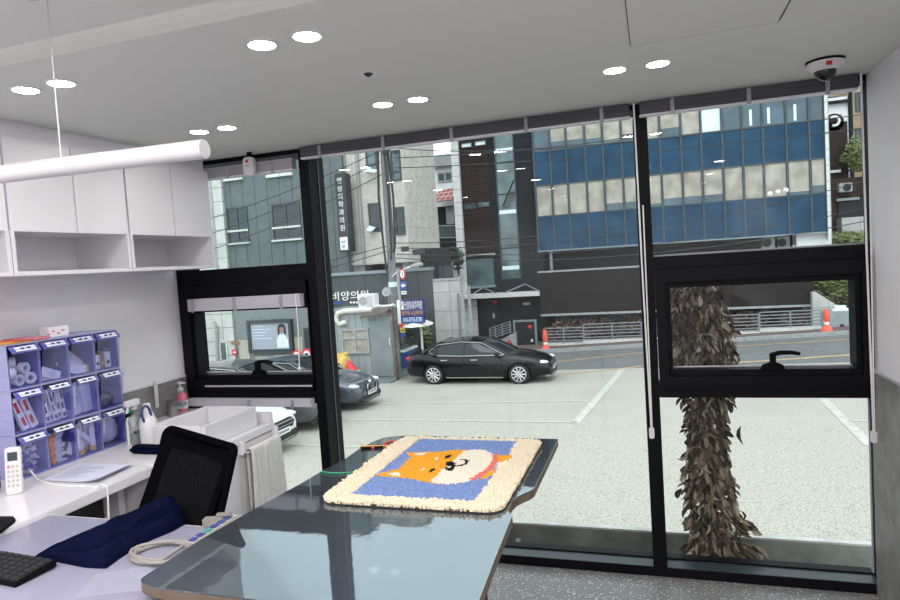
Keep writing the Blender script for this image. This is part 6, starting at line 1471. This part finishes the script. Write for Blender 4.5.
for (px,py,l,w,h_,yy) in ((838,240,'green shrub at the foot of the shed, nearer the office block',.9,.5,27.4),(856,240,'green shrub at the foot of the shed by the window jamb',.8,.45,27.4),
        (832,291,'rounded green shrub above the sloping white wall, seen in the right sash',.9,.7,27.0),(846,297,'olive green shrub above the grey box, seen in the right sash',.8,.9,27.0),(822,285,'low green shrub behind the white wall end in the right sash',.5,.5,27.2)):
    p = aty(px,py,yy); shrub('shrub', l, (p.x,yy,p.z), (w,.6,h_), 520, .10, 'leaf2' if 'olive' in l else 'leaf', group='right edge shrubs')
Y5 = 25.0
pts = [aty(x,y,Y5) for x,y in ((812.5,292.5),(816,292),(846,311),(846,330),(822,327),(812.5,326))]
solo('sloping_wall', MB().prism([(p.x,p.z-(.6 if i > 2 else 0)) for i,p in enumerate(pts)],Y5,Y5+.35,'y'), 'cblock', 'pale wall with sloping top beside the right road post', 'wall')
rc = RW(829.5,311,851,334,Y5-.4); t = thing('grey_bin', 'grey steel box with white lid items beside the right road post', 'box', ((rc[0]+rc[2])/2,Y5-.3,rc[1]))
obj('body', MB().box(rc[0],Y5-.4,rc[1]-.3,rc[2]+.3,Y5-.02,rc[3]), 'booth', t, bevel=.02)
q_ = aty(840,309.5,Y5-.3); obj('white_tray', MB().box(q_.x-.28,Y5-.38,rc[3],q_.x+.28,Y5-.1,rc[3]+.09), 'whitebld', t, label='white tray on top'); obj('white_tray', MB().box(q_.x-.18,Y5-.35,rc[3]+.09,q_.x+.2,Y5-.15,rc[3]+.2), 'whitebld', t)
q_ = aty(842,326,Y5-.4); obj('latch', MB().cyl((q_.x,Y5-.43,q_.z),(q_.x,Y5-.4,q_.z),.08,n=12), 'ink', t)
q_ = aty(846,332,Y5-.5); solo('pale_cover', MB().slabq([tuple(aty(836,333,23.9)),tuple(aty(852,338,23.9)),tuple(aty(854,331,24.5)),tuple(aty(846,329,24.5))],(0,0,.05)), 'brightglass', 'pale blue cover lying before the grey steel box', 'cover')
q_ = aty(676.5,325,23.9); solo('red_sign_disc', MB().cyl((q_.x,23.85,q_.z),(q_.x,23.9,q_.z),.2,n=20).cyl((q_.x,23.93,gz(q_.x,23.9)),(q_.x,23.93,q_.z+.1),.03,n=8), 'redsign', 'round red sign peeping left of the dry leaf shrub', 'road sign')

# ---- overhead wires
def wire(p, q, sag, r=.014, label=''):
    p, q = Vector(p), Vector(q)
    pts = [p.lerp(q,k/24)-Vector((0,0,sag*4*(k/24)*(1-k/24))) for k in range(25)]
    solo('overhead_wire', MB().tube(pts, r, 5), 'wire', label, 'cable', 'overhead street wires')
wl = [((150,235),(388,147),20,20,.3,'wire running down left past the grey clad building, topmost'),((150,252),(388,158),20,20,.3,'wire running down left past the grey clad building, second'),((150,268),(390,170),20,20,.35,'wire running down left past the grey clad building, third'),
      ((160,290),(391,245),20,20,.2,'wire running left at the foot of the beige block, upper'),((160,300),(391,250),20,20,.25,'wire running left at the foot of the beige block, lower'),
      ((395,148),(640,135),20,20,.3,'wire from the pole head across the dark timber strip'),((395,158),(880,112),20,20,.2,'long wire across the top window row of the office block'),((395,168),(880,126),20,20,.2,'second long wire across the top window row of the office block'),
      ((396,248),(880,176),20,22,.7,'long wire slanting over the lower blue band to the brick house'),((396,254),(880,205),20,22,.6,'long wire low over the lower blue band'),((396,258),(880,218),20,22,.6,'lowest long wire over the timber balcony'),((396,243),(640,222),20,21,.2,'wire crossing the stair window of the entrance block')]
for a, b, ya, yb, sg, l in wl: wire(aty(*a,ya), aty(*b,yb), sg, .016, l)
ins = MB(); p = aty(770,194,21.4)
for k in range(3): ins.ball((p.x+.25*k,p.y,p.z-.0+.04*k),.09,8,6)
solo('wire_insulators', ins, 'plastw', 'small white insulators on the slanting wire before the lower blue band', 'insulator', smooth=1)

# ================================================================ light
w = bpy.data.worlds.new('overcast_sky'); bpy.context.scene.world = w; w.use_nodes = True
bg = w.node_tree.nodes['Background']; bg.inputs[0].default_value = (.85,.945,1.0,1); bg.inputs[1].default_value = 1.85
sn = bpy.data.lights.new('sun','SUN'); sn.energy = .9; sn.angle = math.radians(40); sn.color = (1,.98,.95)
so = bpy.data.objects.new('sun', sn); C.objects.link(so); so.rotation_euler = (math.radians(38),math.radians(8),0); so.location = (0,0,30)
def lamp(x, y, e, size=.09):
    l = bpy.data.lights.new('room_lamp','AREA'); l.shape = 'DISK'; l.size = size; l.energy = e; l.color = (1,.96,.92); l.spread = math.radians(170)
    o = bpy.data.objects.new('room_lamp', l); C.objects.link(o); o.location = (x,y,ZC-.012 if y > -1.8 else 2.455)
for x in (-2.08,-1.07,-.04,.6):
    for y in (-2.7,-3.7,-4.7): lamp(x, y, 9.8)
sc = bpy.context.scene
sc.view_settings.view_transform = 'Standard'; sc.view_settings.look = 'None'; sc.view_settings.exposure = .40; sc.view_settings.gamma = 1; sc.view_settings.use_curve_mapping = False
cy = sc.cycles; cy.max_bounces = 8; cy.diffuse_bounces = 4; cy.glossy_bounces = 4; cy.transparent_max_bounces = 16; cy.transmission_bounces = 6
cy.sample_clamp_indirect = 4; cy.use_denoising = True; cy.use_adaptive_sampling = False; cy.caustics_reflective = False; cy.caustics_refractive = False
